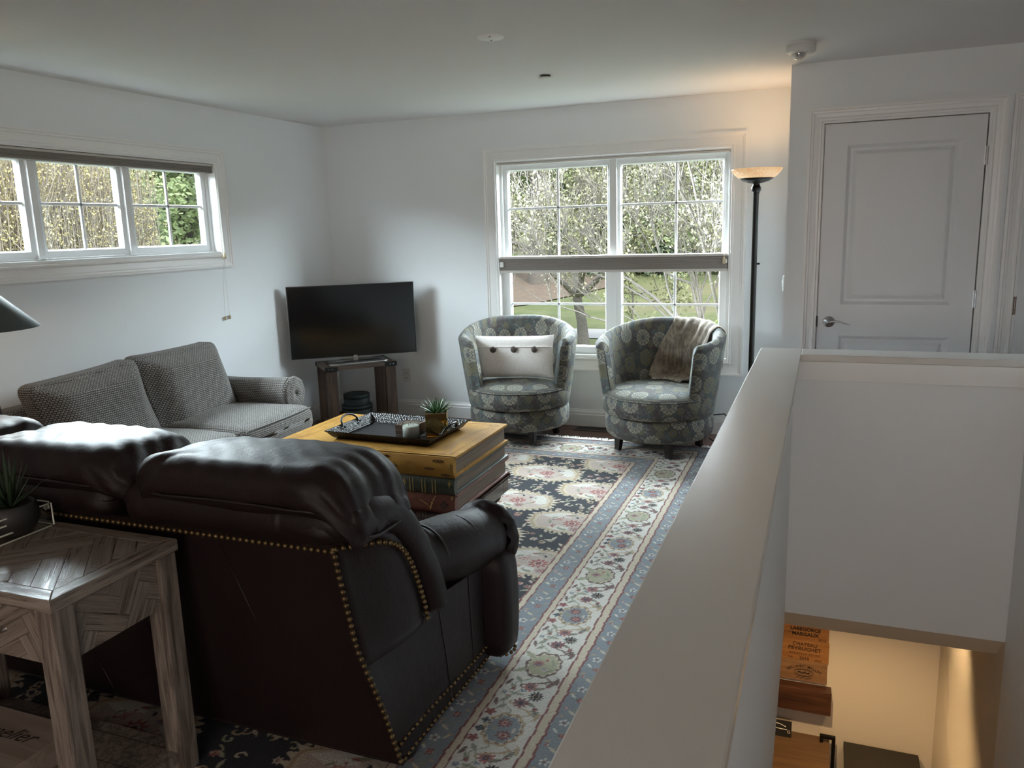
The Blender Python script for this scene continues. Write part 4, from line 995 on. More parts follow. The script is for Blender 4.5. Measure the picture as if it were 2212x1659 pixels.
part('frame', MB().bx(tx0+.004, tx1-.004, ty0+.004, ty1-.004, .132, .2285), mahog, CT, smooth=False, bevel=.004)
bd = MB()
def beads(p, q, n):
    for i in range(n+1):
        c0 = np.array(p)+(np.array(q)-np.array(p))*i/n; dv = (np.array(q)-np.array(p)); dv = dv/np.linalg.norm(dv)
        bd.tube([c0-dv*.005+np.array([0, 0, .008]), c0+dv*.005-np.array([0, 0, .008])], [.0075, .0075], 6)
beads((tx0, ty0, .217), (tx1, ty0, .217), 66); beads((tx1, ty0, .217), (tx1, ty1, .217), 44); beads((tx0, ty0, .217), (tx0, ty1, .217), 44); beads((tx0, ty1, .217), (tx1, ty1, .217), 66)
part('rope_moulding', bd, mahog, CT)
part('apron_joint', MB().bx(tx1-.006, tx1-.0035, ty1-.078, ty1-.075, .134, .208), slot_m, CT, smooth=False)
for x in (tx0+.075, tx1-.075):
    for y in (ty0+.075, ty1-.075):
        part('leg', MB().lathe([(.030, .0), (.034, .010), (.029, .022), (.025, .030), (.038, .036), (.038, .046), (.024, .056), (.026, .064), (.040, .076), (.049, .092), (.048, .106), (.034, .120), (.030, .126), (.040, .132)], (x, y, .013*0+.012), 28), mahog, CT)
# ------------------------------------------------------------------ swivel barrel chairs (own axes, open front towards -Y)
def chair_parts(root):
    q = lambda n, mb, m, sm_=True, **k: part(n, mb, m, root, smooth=sm_, local=True, **k)
    def ring(c, n=64, r0=1.0): return c
    pr = [(1e-4, .112), (.300, .112), (.345, .118), (.364, .135), (.371, .165), (.371, .235), (.366, .262), (.350, .272), (1e-4, .272)]
    q('base', MB().lathe(pr, (0, 0, 0), 64, uvr=.37), suzani)
    pr = [(1e-4, .276), (.340, .276), (.366, .284), (.380, .305), (.384, .340), (.380, .385), (.368, .412), (.345, .432), (.28, .450), (.15, .462), (1e-4, .466)]
    st = MB(); P = []; n = 72
    for r, z in pr: P.append([(r*math.sin(t)*.985, -.035-r*math.cos(t)*1.0+.035*(1+math.cos(t))*0, z) for t in np.arange(n)*2*PI/n])
    ln = np.r_[0, np.cumsum(np.hypot(*np.diff(np.array(pr), axis=0).T))]
    uvs = [[((j*2*PI/n)*.38, ln[i]) if i < 7 else (.2+pr[i][0]*math.sin(j*2*PI/n), .9+pr[i][0]*math.cos(j*2*PI/n)) for j in range(n+1)] for i in range(len(pr))]
    uvs[6] = [((j*2*PI/n)*.38, ln[6]) for j in range(n+1)]
    st.grid(P, cv=True, uvs=uvs)
    se = q('seat_cushion', st, suzani)
    t = np.arange(72)*2*PI/72
    q('piping', MB().tube(np.c_[.372*np.sin(t), -.035-.374*np.cos(t), np.full(72, .405)], .004, 6, closed=True), suzani)
    # barrel: a lofted shell round the back, its crest falling towards the two front tips
    A = R(128); nt = 81; P = []; UV = []
    for i in range(nt):
        s = -1+2*i/(nt-1); a = A*s; e = abs(s)
        tip = math.sqrt(max(0, 1-max(0, (e-.955)/.045)**2)); tip = max(tip, .06)
        zt = .845-.105*smooth01((e-.12)/.86)-.03*(1-tip); zb = .275
        row = []; ur = []
        prof = []
        for k in range(9): prof.append((0, k/8))                # outside, rising
        for k in range(1, 9): prof.append((k/8, 1))              # over the rounded top
        for k in range(1, 9): prof.append((1, 1-k/8))            # inside, falling
        for (w_, h_) in prof:
            z = zb+(zt-zb)*h_
            hh = (z-zb)/.57; ro = .372+.078*hh**.9; thk = (.100-.018*hh)*tip
            rr_ = ro-thk*w_-(.100-.018*hh)*(1-tip)*.5
            if h_ == 1: z += .034*math.sin(PI*w_)*tip
            if h_ > .93 and w_ in (0, 1): pass
            row.append((rr_*math.sin(a), rr_*math.cos(a)*1.02+.0, z)); ur.append((a*.42+w_*.07+1.9, z+w_*.11+1.3))
        P.append(row); UV.append(ur)
    q('barrel_back', MB().grid(P, uvs=UV, capu=True), suzani)
    for k in range(4):
        a = k*PI/2+R(0); lx, ly = .285*math.cos(a), .285*math.sin(a)
        mb = MB(); mb.tube([(lx*1.02, ly*1.02, .0), (lx, ly, .03), (lx*.985, ly*.985, .116)], [.026, .029, .036], 4); q('leg', mb, leg_dark, False, bevel=.003)
ch1 = thing('barrel_chair', 'barrel chair in dark medallion fabric holding the pale button pillow', 'armchair', (-2.085, 5.445, .012), R(20), 'pair of medallion barrel chairs by the big window')
chair_parts(ch1)
ch2 = copy_tree(ch1); ch2.location = (-1.030, 5.405, .012); ch2.rotation_euler = (0, 0, R(-7)); ch2['label'] = 'barrel chair in dark medallion fabric with the brown throw over its back'
for c_ in (ch1, ch2):                                    # swivelled: turn the legs back to where they stand
    for k in children(c_):
        if k.name.startswith('leg'): k.rotation_euler = (0, 0, R(-51 if c_ is ch1 else -66)-c_.rotation_euler[2])

# lumbar pillow in the first chair
PW = thing('lumbar_pillow', 'pale oatmeal lumbar pillow with three brown buttons leaning in a barrel chair', 'pillow', (-2.098, 5.395, .475), R(13))
def pil(u, v, sgn, ext=1.0):
    e = (1-abs(u)**2.6)*(1-abs(v)**2.4); th = .070*max(e, 0)**.55
    x = .285*u*(1-.05*(1-v*v)*0-.035*(1-abs(u))*0)*(1+.035*abs(v)**3); z = .150*v*(1+.06*abs(u)**4-.03*(1-u*u)*0)
    return (x, sgn*th, z)
tilt = np.array(Matrix.Translation((0, 0, .158)) @ Matrix.Rotation(R(-14), 4, 'X'))
mb = MB(); us = np.linspace(-1, 1, 33); vv_ = np.linspace(-1, 1, 21)
for sg in (-1, 1):
    P = np.array([[pil(u, v, sg) for v in vv_] for u in us])
    mb.grid(P if sg > 0 else P[::-1])
mb.xf(tilt); pc = part('cover', mb, linen, PW, local=True)
mb = MB(); P = np.array([[np.array(pil(u, v, -1))*1.0+np.array([0, -.004-(.003 if i == 0 else 0), 0]) for i, v in enumerate(np.linspace(.42, .98, 8))] for u in np.linspace(-.975, .975, 33)]); mb.grid(P); mb.xf(tilt)
part('flap', mb, linen, PW, local=True)
mb = MB(); mb.tube(np.array([np.array(pil(u, .42, -1))+np.array([0, -.007, 0]) for u in np.linspace(-.97, .97, 33)]), .003, 6); mb.xf(tilt); part('piping', mb, linen, PW, local=True)
for u in (-.52, .02, .55):
    p = np.array(pil(u, .30, -1)); mb = MB(); mb.lathe([(1e-4, 0), (.021, .0), (.024, .007), (.020, .015), (.010, .019), (1e-4, .020)], n=20); mb.apply(lambda a: (p[0]+a[0], p[1]-a[2]+.002, p[2]+a[1])); mb.xf(tilt); part('button', mb, button_m, PW, local=True)

# throw over the second chair
TH = thing('throw_blanket', 'brown chenille throw with fringe draped over a barrel chair by the torchiere', 'throw', (-1.030, 5.405, .47), R(-7))
def shell(a, w_, h_):                                   # the same shell the chair has, for laying cloth on it
    e = abs(a)/R(128); zt = .845-.105*float(smooth01((e-.12)/.86)); z = .275+(zt-.275)*h_; hh = (z-.275)/.57; ro = .372+.078*hh**.9; return ro-(.100-.018*hh)*w_, z
P = []; na = 34
for i in range(na):
    s = i/(na-1); row = []
    for j in range(44):
        t = j/43
        a_top = R(-2)+s*R(64); a_bot = R(-34)+s*R(90)
        ripple = .006*math.sin(s*19+1.0+t*2.5)+.004*math.sin(s*41+t*5)
        if t < .22:                                     # behind the chair
            h = .55+.45*t/.22; r_, z = shell(a_top, 0, h); a = a_top; r_ += .010+ripple
        elif t < .36:
            k = (t-.22)/.14; r_, z = shell(a_top, k, 1.0); z += .034*math.sin(PI*k)+.012+ripple*.5; r_ += .008*(1-2*k); a = a_top
        elif t < .86:
            k = (t-.36)/.50; a = a_top+(a_bot-a_top)*k; r_, z = shell(a, 1, 1-k*.62); r_ -= .010+.028*math.sin(PI*k)**2+ripple; z += .012*(1-k)
            if k > .85: r_ -= .035*(k-.85)/.15
        else:
            k = (t-.86)/.14; a = a_bot; r0_, z0_ = shell(a, 1, .38); r_ = r0_-.045-.085*k; z = z0_+(.482-z0_)*min(1, k*1.6)+ripple*.4+.004
        row.append((r_*math.sin(a), r_*math.cos(a)*1.02, z-.47))
    P.append(row)
P = np.array(P); P2 = P.copy()
mb = MB().grid(P); tb = part('cloth', mb, throw_m, TH, local=True)
md = tb.modifiers.new('thick', 'SOLIDIFY'); md.thickness = .007; md.offset = 0
fr = MB()
for i in range(150):
    s = i/149*(na-1); a = int(s); b = min(a+1, na-1); p = P[a][-1]*(1-(s-a))+P[b][-1]*(s-a); d = P[a][-1]-P[a][-4]; d[2] = 0; d = d/np.linalg.norm(d); l = .05+.025*rng.random()
    sd = np.array([-d[1], d[0], 0])*.02*rng.standard_normal(); fr.tube([p, p+d*l*.5+sd*.5+np.array([0, 0, .006]), p+d*l+sd+np.array([0, 0, -.004])], [.0032, .0036, .0026], 5)
part('fringe', fr, throw_m, TH, local=True)['kind'] = 'stuff'

# ------------------------------------------------------------------ television, its stand, the two round boxes
ST_ = thing('tv_stand', 'small dark wood stand with bracketed corners set across the room corner', 'stand', (-3.500, 5.455, 0), R(46.3))
q = lambda n, mb, m, sm_=False, **k: part(n, mb, m, ST_, smooth=sm_, local=True, **k)
q('top', MB().bx(-.285, .285, -.185, .185, .510, .540), walnut_top, bevel=.003); q('shelf', MB().bx(-.265, .265, -.165, .165, .045, .070), walnut_top, bevel=.003)
for x in (-1, 1):
    for y in (-1, 1):
        q('leg', MB().bx(x*.280-x*.085, x*.280, y*.178-y*.030, y*.178, .0, .510), walnut, bevel=.003)
        br = q('bracket', MB().bx(x*.288-x*.10, x*.288, y*.188-y*.03, y*.188, .506, .541), black_metal, bevel=.002)
        for k in (.030, .055): q('rivet', MB().ball((x*(.288-k), y*.1885, .524), .004, 6), silver, True)
TV = thing('television', 'flat black television on a silver base standing on the corner stand', 'television', (-3.500, 5.460, .540), R(36))
q = lambda n, mb, m, sm_=False, **k: part(n, mb, m, TV, smooth=sm_, local=True, **k)
q('housing', MB().bx(-.502, .496, -.012, .030, .046, .622), tv_black, bevel=.006); q('screen', MB().bx(-.494, .488, -.0145, -.010, .056, .614), screen_m)
q('bezel_trim', MB().frame((-.503, .045, .497, .623), [(0, 0), (0, .012), (.003, .0135), (.003, 0)], lambda a, b, h: (a, -.004-h*.6, b)), silver)
q('logo', MB().bx(.43, .47, -.012, -.006, .036, .042), silver); q('back_cover', rbox((.60, .05, .36), .02, 6, None, (0, .05, .30)), tv_black, True)
rot10 = Matrix.Rotation(R(10.3), 4, 'Z')
b = MB(); t = np.linspace(0, 2*PI, 65)[:-1]; sq = lambda v, e: np.sign(v)*np.abs(v)**e
ring_ = lambda rx, ry, z, e=.35: np.c_[rx*sq(np.cos(t), e), -.045+ry*sq(np.sin(t), e), np.full(64, z)]
b.grid([ring_(.238, .100, .001), ring_(.240, .102, .008), ring_(.232, .094, .015), ring_(.196, .052, .016), ring_(.190, .048, .010)], cv=True); b.xf(rot10); q('stand_base', b, silver, True)
b = MB().add(ring_(.192, .050, .0105), [tuple(range(64))]); b.xf(rot10); q('base_inset', b, slot_m)
q('neck', MB().bx(-.020, .020, -.012, .020, .002, .07), silver, bevel=.006)
for nm, lab, r, z0, h in (('round_box', 'larger dark teal round box under the smaller one on the television stand shelf', .128, .070, .085), ('round_box', 'smaller dark teal round box stacked on top under the television', .109, .157, .088)):
    o = thing(nm, lab, 'box', (-3.600, 5.590, z0), 0, 'round boxes stacked under the television')
    part('body', MB().lathe([(r*.975, 0), (r*.98, h*.75), (r*.9, h*.8)], (0, 0, 0), 48), teal_box, o, local=True)
    part('lid', MB().lathe([(r*.985, h*.62), (r, h*.62), (r, h-.004), (r-.004, h), (1e-4, h)], (0, 0, 0), 48), teal_box, o, local=True)

# ------------------------------------------------------------------ tray on the coffee table and what it carries
TR = thing('serving_tray', 'black hammered metal tray with loop handles on the yellow book table', 'tray', (-2.055, 3.570, .5105), R(-2.2))
q = lambda n, mb, m, sm_=False, **k: part(n, mb, m, TR, smooth=sm_, local=True, **k)
b = MB(); bw, bd_ = .265, .178; rw, rd = .310, .215
def rc(w_, d_, z): return [(-w_, -d_, z), (w_, -d_, z), (w_, d_, z), (-w_, d_, z)]
b.grid([rc(bw, bd_, 0), rc(bw+.018, bd_+.016, .012), rc(rw, rd, .044), rc(rw+.004, rd+.004, .046), rc(rw+.002, rd+.002, .041)], cv=True)
b.grid([rc(rw, rd, .0455), rc(bw+.016, bd_+.013, .0145), rc(bw-.004, bd_-.003, .004)], cv=True); b.add(rc(bw, bd_, 0), [(3, 2, 1, 0)]); b.add(rc(bw-.004, bd_-.003, .004), [(0, 1, 2, 3)])
q('dish', b, hammered); b = MB()
for sg in (-1, 1):
    t = np.linspace(0, PI, 18); q('handle', MB().tube(np.c_[sg*(rw-.010+.030*np.sin(t)), .072*np.cos(t), .034+.047*np.sin(t)**.7], .0055, 10), black_metal, True)
    for y in (-.072, .072): q('rivet', MB().ball((sg*(rw-.022), y, .034), .006, 6), black_metal, True)
    t = np.linspace(-.14, .14, 8); q('lip_bar', MB().tube(np.c_[np.full(8, sg*(bw-.012)), t, np.full(8, .010)], .005, 8), black_metal, True)
cd = thing('jar_candle', 'pale wax candle in a clear glass jar at the front of the black tray', 'candle', (-1.925, 3.470, .5148))
b = MB().lathe([(1e-4, 0), (.044, 0), (.047, .004), (.047, .092), (.0455, .093), (.044, .092), (.044, .010), (1e-4, .009)], (0, 0, 0), 40); part('jar', b, clear_g, cd, local=True)
part('wax', MB().lathe([(1e-4, .0095), (.0435, .0095), (.0435, .072), (.040, .0735), (1e-4, .073)], (0, 0, 0), 40), wax, cd, local=True)
for a in (0, 2.1, 4.2): part('wick', MB().cyl((.012*math.cos(a), .012*math.sin(a), .072), (.013*math.cos(a), .012*math.sin(a), .086), .0012, n=6), slot_m, cd, local=True)
cb = thing('coaster_box', 'brown leather coaster holder with stacked coasters behind the candle on the tray', 'coaster holder', (-1.985, 3.575, .5148), R(-2))
b = MB(); b.bx(-.058, .058, -.058, .058, 0, .008); b.bx(-.058, -.052, -.058, .058, 0, .058); b.bx(.052, .058, -.058, .058, 0, .058); b.bx(-.058, .058, .052, .058, 0, .058); b.bx(-.058, -.016, -.058, -.052, 0, .058); b.bx(.016, .058, -.058, -.052, 0, .058)
part('holder', b, coaster_m, cb, smooth=False, bevel=.0015, local=True)
b = MB(); [b.bx(-.0585, -.0158, -.0588, -.0575, z, z+.0016) for z in (.003, .028, .054)]; b.bx(.0158, .0585, -.0588, -.0575, .003, .0046); b.bx(-.0175, -.0155, -.0588, -.0575, .008, .058); part('seam', b, seam_m, cb, smooth=False, local=True)
for k in range(5): part('coaster', MB().bx(-.049, .049, -.049, .049, .009+k*.0096, .017+k*.0096), coaster_m, cb, smooth=False, bevel=.001, local=True)
def leafblade(base, dirv, ln, wd, curl, m, nm, par):
    d = Vector(dirv).normalized(); up = Vector((0, 0, 1)); sd = d.cross(up); sd = sd.normalized() if sd.length > 1e-3 else Vector((1, 0, 0)); nr = sd.cross(d); rows = []
    for i in range(8):
        t = i/7; w_ = wd*(.65+.6*t*(1-t)*2)*(1-t**2.2)+.0004; c_ = Vector(base)+d*ln*t+up*curl*ln*t*t
        rows.append([c_-sd*w_+nr*w_*.28, c_-sd*w_*.5-nr*w_*.12, c_-nr*w_*.28, c_+sd*w_*.5-nr*w_*.12, c_+sd*w_+nr*w_*.28, c_+nr*w_*.12])
    return part(nm, MB().grid([[tuple(p) for p in r] for r in rows], cv=True, capu=True), m, par, local=True)
pp = thing('potted_succulent', 'spiky green succulent in a square polished gold pot on the black tray', 'potted plant', (-1.845, 3.605, .5148), R(24))
sqr = lambda s, z: [(-s, -s, z), (s, -s, z), (s, s, z), (-s, s, z)]
pot = part('pot', MB().grid([sqr(.050, 0), sqr(.056, .004), sqr(.056, .122), sqr(.052, .122), sqr(.052, .10)], cv=True, capu=True), gold, pp, smooth=False, bevel=.004, local=True)
part('soil', MB().add(sqr(.052, .108), [(0, 1, 2, 3)]), soil, pp, local=True)
for ringi, (n, el, ln, wd) in enumerate(((9, .28, .085, .011), (9, .62, .088, .011), (7, .98, .082, .010), (4, 1.32, .070, .008))):
    for k in range(n):
        a = k*2*PI/n+ringi*.37; leafblade((.010*math.cos(a), .010*math.sin(a), .112), (math.cos(a)*math.cos(el), math.sin(a)*math.cos(el), math.sin(el)), ln, wd, .12, succ, 'leaf', pp)

# ------------------------------------------------------------------ torchiere, with its light
FLX, FLY = -.432, 5.55
FL = thing('torchiere', 'tall black torchiere with a glowing alabaster bowl between window and closet wall', 'floor lamp', (FLX, FLY, 0))
q = lambda n, mb, m, **k: part(n, mb, m, FL, local=True, **k)
q('base', MB().lathe([(.150, 0), (.150, .012), (.140, .022), (.050, .032), (.028, .05), (.020, .07)], (0, 0, 0), 40), bronze)
q('pole', MB().lathe([(.0185, .04), (.0185, 1.732), (.021, 1.735), (.021, 1.745), (1e-4, 1.746)], (0, 0, 0), 20), bronze)
q('ball', MB().ball((0, 0, 1.765), .0315, 12), bronze); q('collar', MB().lathe([(.025, 1.785), (.021, 1.80), (.026, 1.806)], (0, 0, 0), 20), bronze)
q('switch_knob', MB().cyl((.015, -.004, 1.282), (.036, -.008, 1.282), .0065, n=12), bronze)
q('bowl_cup', MB().lathe([(.020, 1.800), (.045, 1.803), (.080, 1.814), (.110, 1.832), (.107, 1.834), (.07, 1.818)], (0, 0, 0), 40), bronze)
bowl = q('bowl', MB().lathe([(.060, 1.8120), (.100, 1.8265), (.130, 1.848), (.150, 1.871), (.163, 1.890), (.160, 1.892), (.146, 1.873), (.126, 1.852), (.097, 1.831), (.06, 1.817)], (0, 0, 0), 48), lampglass)
q('bulb', MB().ball((0, 0, 1.842), .014, 8), bulb_m)
ld = bpy.data.lights.new('torchiere_light', 'SPOT'); lo = bpy.data.objects.new('torchiere_light', ld); C.objects.link(lo); lo.location = (FLX, FLY, 1.87); lo.rotation_euler = (PI, 0, 0)
ld.energy = 5.5; ld.spot_size = R(150); ld.spot_blend = .8; ld.shadow_soft_size = .04; ld.color = (1.0, .60, .27); lo.parent = FL; lo.location = (0, 0, 1.87)
cb_ = thing('power_cord', 'black power cord running along the baseboard behind the throw chair', 'cord', (-.55, 5.85, 0))
part('cord', MB().tube([(-.34, 5.55, .02), (-.42, 5.74, .012), (-.55, 5.84, .10), (-.64, 5.905, .165), (-.72, 5.92, .15), (-.80, 5.90, .12), (-.86, 5.92, .15)], .0042, 7), black_cord, cb_)
part('cord_loop', MB().tube([(-.50, 5.60, .012), (-.62, 5.70, .010), (-.68, 5.78, .03), (-.60, 5.83, .085), (-.50, 5.80, .06), (-.52, 5.70, .012), (-.66, 5.64, .010), (-.72, 5.72, .02)], .0042, 7), black_cord, cb_)

# ------------------------------------------------------------------ table lamp on a round corner table
et = thing('corner_table', 'round dark wood corner table under the table lamp between the two sofas', 'side table', (-3.400, 2.330, 0))
part('top', MB().lathe([(1e-4, .60), (.205, .60), (.21, .61), (.205, .62), (1e-4, .622)], (0, 0, 0), 40), mahog, et, local=True); part('pedestal', MB().lathe([(.15, 0.013), (.15, .03), (.04, .06), (.03, .3), (.035, .58), (.08, .60)], (0, 0, 0), 24), mahog, et, local=True)
tl_ = thing('table_lamp', 'table lamp with a dark grey-green cone shade at the edge of the view', 'table lamp', (-3.400, 2.330, .622))
q = lambda n, mb, m, **k: part(n, mb, m, tl_, local=True, **k)
q('base', MB().lathe([(.075, 0), (.075, .02), (.03, .035), (.045, .10), (.062, .18), (.05, .27), (.02, .34), (.014, .36), (.010, .56)], (0, 0, 0), 28), bronze)
q('shade', MB().lathe([(.250, .572), (.252, .576), (.062, .768), (.059, .768), (.246, .578)], (0, 0, 0), 56), shade_green); q('finial', MB().ball((0, 0, .79), .012, 8), bronze)
q('harp', MB().cyl((0, 0, .55), (0, 0, .785), .003, n=8), bronze); q('spider', MB().cyl((-.068, 0, .77), (.068, 0, .77), .002, n=6), bronze)
q('bulb', MB().ball((0, 0, .62), .03, 10), bulb_m)
ld = bpy.data.lights.new('table_lamp_light', 'POINT'); lo = bpy.data.objects.new('table_lamp_light', ld); C.objects.link(lo); lo.parent = tl_; lo.location = (0, 0, .585); ld.energy = 9; ld.color = (1.0, .62, .34); ld.shadow_soft_size = .04
# ------------------------------------------------------------------ herringbone side table behind the sofa
SX0, SX1, SY0, SY1, SZ = -2.530, -1.674, 1.226, 1.632, .720
SD = thing('herringbone_table', 'weathered grey herringbone side table with a drawer behind the leather sofa', 'side table', ((SX0+SX1)/2, (SY0+SY1)/2, 0))
def clip_poly(poly, x0, x1, y0, y1):
    for ax, val, sg in ((0, x0, 1), (0, x1, -1), (1, y0, 1), (1, y1, -1)):
        out = []
        for i in range(len(poly)):
            a, b = poly[i], poly[(i+1) % len(poly)]; da, db = (a[ax]-val)*sg, (b[ax]-val)*sg
            if da >= 0: out.append(a)
            if da*db < 0: t = da/(da-db); out.append((a[0]+(b[0]-a[0])*t, a[1]+(b[1]-a[1])*t))
        poly = out
        if len(poly) < 3: return []
    return poly
def herringbone(x0, x1, y0, y1, wd, nlen, place, hgt, seed, ang=PI/4, org=(0, 0)):
    """planks wd wide, nlen widths long, laid in herringbone turned by ang; place(a, b, h) -> xyz"""
    mb = MB(); rr = random.Random(seed); ca, sa = math.cos(ang), math.sin(ang); g = wd*.012; ox, oy = (x0+x1)/2+org[0], (y0+y1)/2+org[1]
    for i in range(-14, 15):
        for j in range(-14, 15):
            for o in (0, 1):
                # unit herringbone: horizontal plank at (i - j... ), vertical plank beside it
                bx_ = (i+j*nlen)*wd; by_ = (i-j*nlen)*wd
                if o == 0: r_ = (bx_, by_, bx_+nlen*wd, by_+wd)
                else: r_ = (bx_+nlen*wd, by_+wd-nlen*wd, bx_+nlen*wd+wd, by_+wd)
                pl = [(r_[0]+g, r_[1]+g), (r_[2]-g, r_[1]+g), (r_[2]-g, r_[3]-g), (r_[0]+g, r_[3]-g)]
                rot = [(ox+x*ca-y*sa, oy+x*sa+y*ca) for x, y in pl]; cl = clip_poly(rot, x0, x1, y0, y1)
                if len(cl) < 3: continue
                of = (rr.randint(0, 40)*10+rr.random()*5, rr.randint(0, 40)*10+rr.random()*5); n = len(cl)
                def uvp(p):
                    x, y = p[0]-ox, p[1]-oy; u, v = x*ca+y*sa, -x*sa+y*ca
                    return (u+of[0], v+of[1]) if o == 0 else (v+of[0], u+of[1])
                v_ = [place(x, y, hgt) for x, y in cl]+[place(x, y, hgt-.004) for x, y in cl]
                us = [[uvp(p) for p in cl]]; fs = [tuple(range(n))]
                for k in range(n): fs.append((k, n+k, n+(k+1) % n, (k+1) % n)); us.append([uvp(cl[k]), uvp(cl[k]), uvp(cl[(k+1) % n]), uvp(cl[(k+1) % n])])
                mb.add(v_, fs, us)
    return mb
groove = plain('plank_groove', (.035, .026, .020), .8)
fw, tk = .046, .034
fr = MB(); rr = random.Random(2)
def rail(p, along, side, ln, w_, z0, z1):
    """mitred board from p, its inner edge shorter by w_ at both ends"""
    A = np.array(p); al = np.array(along); sd = np.array(side); of = (rr.randint(0, 40)*10, rr.randint(0, 40)*10)
    o = [A, A+al*ln, A+al*(ln-w_)+sd*w_, A+al*w_+sd*w_]; v_ = [(x, y, z1) for x, y in o]+[(x, y, z0) for x, y in o]
    uq = lambda k: (float((o[k]-A)@al)+of[0], float((o[k]-A)@sd)+of[1]); us = [[uq(0), uq(1), uq(2), uq(3)]]+[[uq(k), uq(k), uq((k+1) % 4), uq((k+1) % 4)] for k in range(4)]
    us[1] = [(of[0], of[1]+3), (of[0], of[1]+3+z1-z0), (of[0]+ln, of[1]+3+z1-z0), (of[0]+ln, of[1]+3)]
    fr.add(v_, [(0, 1, 2, 3)]+[(k, 4+k, 4+(k+1) % 4, (k+1) % 4) for k in range(4)]+[(7, 6, 5, 4)], us+[us[0]])
dx, dy = SX1-SX0, SY1-SY0
rail((SX0, SY0), (1, 0), (0, 1), dx, fw, SZ-tk, SZ); rail((SX1, SY0), (0, 1), (-1, 0), dy, fw, SZ-tk, SZ); rail((SX1, SY1), (-1, 0), (0, -1), dx, fw, SZ-tk, SZ); rail((SX0, SY1), (0, -1), (1, 0), dy, fw, SZ-tk, SZ)
top = part('top_frame', fr, grey_wood, SD, smooth=False, bevel=.0025)
part('top_core', MB().bx(SX0+fw-.004, SX1-fw+.004, SY0+fw-.004, SY1-fw+.004, SZ-tk, SZ-.0045), groove, SD, smooth=False)
part('top_inlay', herringbone(SX0+fw+.001, SX1-fw-.001, SY0+fw+.001, SY1-fw-.001, .058, 4, lambda a, b, h: (a, b, h), SZ-.0008, 5, R(43), (.06, .02)), grey_wood, SD, smooth=False)
lw = .062; ah = .150
for x in (SX0+.006, SX1-.006-lw):
    for y in (SY0+.006, SY1-.006-lw): part('leg', MB().bx(x, x+lw, y, y+lw, .0, SZ-tk), leg_wood, SD, smooth=False, bevel=.004)
za, zb = SZ-tk-ah, SZ-tk-.002
for xs, sg in ((SX1-.018, 1), (SX0+.018, -1)):
    b = part('side_apron', MB().bx(xs-sg*.014, xs-.0035*sg, SY0+lw, SY1-lw, za, zb), groove, SD, smooth=False)
    part('apron_inlay', herringbone(SY0+lw+.006, SY1-lw-.006, za, zb, .044, 3, lambda a, c_, h, xs=xs, sg=sg: (xs+sg*h, a, c_), 0.0, 9, R(62), (.01, .02)), grey_wood, b, smooth=False)
part('back_apron', MB().bx(SX0+lw, SX1-lw, SY1-.030, SY1-.018, za, zb), leg_wood, SD, smooth=False)
dr = part('drawer', MB().bx(SX0+lw+.006, SX1-lw-.008, SY0+.016, SY0+.20, za+.002, zb-.004), groove, SD, smooth=False)
part('drawer_inlay', herringbone(SX0+lw+.008, SX1-lw-.010, za+.004, zb-.006, .044, 3, lambda a, c_, h: (a, SY0+.012-h, c_), 0.0, 11, R(28), (.03, .0)), grey_wood, dr, smooth=False)
hb = MB(); hb.tube([(-2.20, SY0-.022, .612), (-1.862, SY0-.022, .612)], .0065, 12)
for x in (-2.12, -1.862): hb.tube([(x, SY0+.012, .612), (x, SY0-.022, .612)], .006, 12)
part('handle', hb, nickel, dr)
sh = MB(); sh.bx(SX0+.02, SX1-.02, SY0+.02, SY1-.02, .052, .082); shf = part('shelf', sh, leg_wood, SD, smooth=False, bevel=.003)
gl = MB(); [gl.bx(SX0+.03, SX1-.021, y, y+.0025, .0805, .0825) for y in (SY0+.07, SY0+.15, SY0+.235, SY1-.066)]; part('board_joint', gl, groove, shf, smooth=False)
wbx = thing('wine_box', 'flat taupe wooden box with script lettering on the side table lower shelf', 'box', (-2.22, 1.37, .082))
part('body', MB().bx(-2.44, -1.985, 1.25, 1.475, .082, .150), box_wood, wbx, smooth=False, bevel=.002); part('lid', MB().bx(-2.442, -1.983, 1.248, 1.477, .150, .162), box_wood, wbx, smooth=False, bevel=.0015)
text_mesh('lettering', 'Sommelier', .070, Matrix.Translation((-2.20, 1.385, .1624)) @ Matrix.Rotation(R(2), 4, 'Z'), print_m, wbx, shear=.5, bold=-.0003)

# acrylic tray and potted aloe on the side table
AT = thing('acrylic_tray', 'clear acrylic tray with slotted ends on the grey herringbone table', 'tray', (-2.32, 1.45, SZ))
t0 = .004; hgt = .072; ax0, ax1, ay0, ay1 = -2.505, -2.118, 1.262, 1.606
b = MB(); b.bx(ax0, ax1, ay0, ay1, SZ+.001, SZ+.001+t0); part('base', b, acryl, AT, smooth=False)
b = MB(); b.bx(ax0, ax1, ay1-t0, ay1, SZ+.005, SZ+hgt); part('side_wall', b, acryl, AT, smooth=False); b = MB(); b.bx(ax0, ax1, ay0, ay0+t0, SZ+.005, SZ+hgt); part('side_wall', b, acryl, AT, smooth=False)
for x in (ax1, ax0+t0):
    b = MB(); yc = (ay0+ay1)/2; b.bx(x-t0, x, ay0+t0, yc-.09, SZ+.005, SZ+hgt); b.bx(x-t0, x, yc+.09, ay1-t0, SZ+.005, SZ+hgt); b.bx(x-t0, x, yc-.09, yc+.09, SZ+.005, SZ+.026); b.bx(x-t0, x, yc-.09, yc+.09, SZ+.052, SZ+hgt)
    ew = part('end_wall', b, acryl, AT, smooth=False)
    a = np.linspace(0, PI, 10); lp_ = [(x-t0/2, yc+.077+.013*math.sin(k), SZ+.039+.013*math.cos(k)) for k in a]+[(x-t0/2, yc-.077-.013*math.sin(k), SZ+.039-.013*math.cos(k)) for k in a]
    part('slot_edge', MB().tube(lp_, .0028, 6, closed=True), acryl_edge, ew)
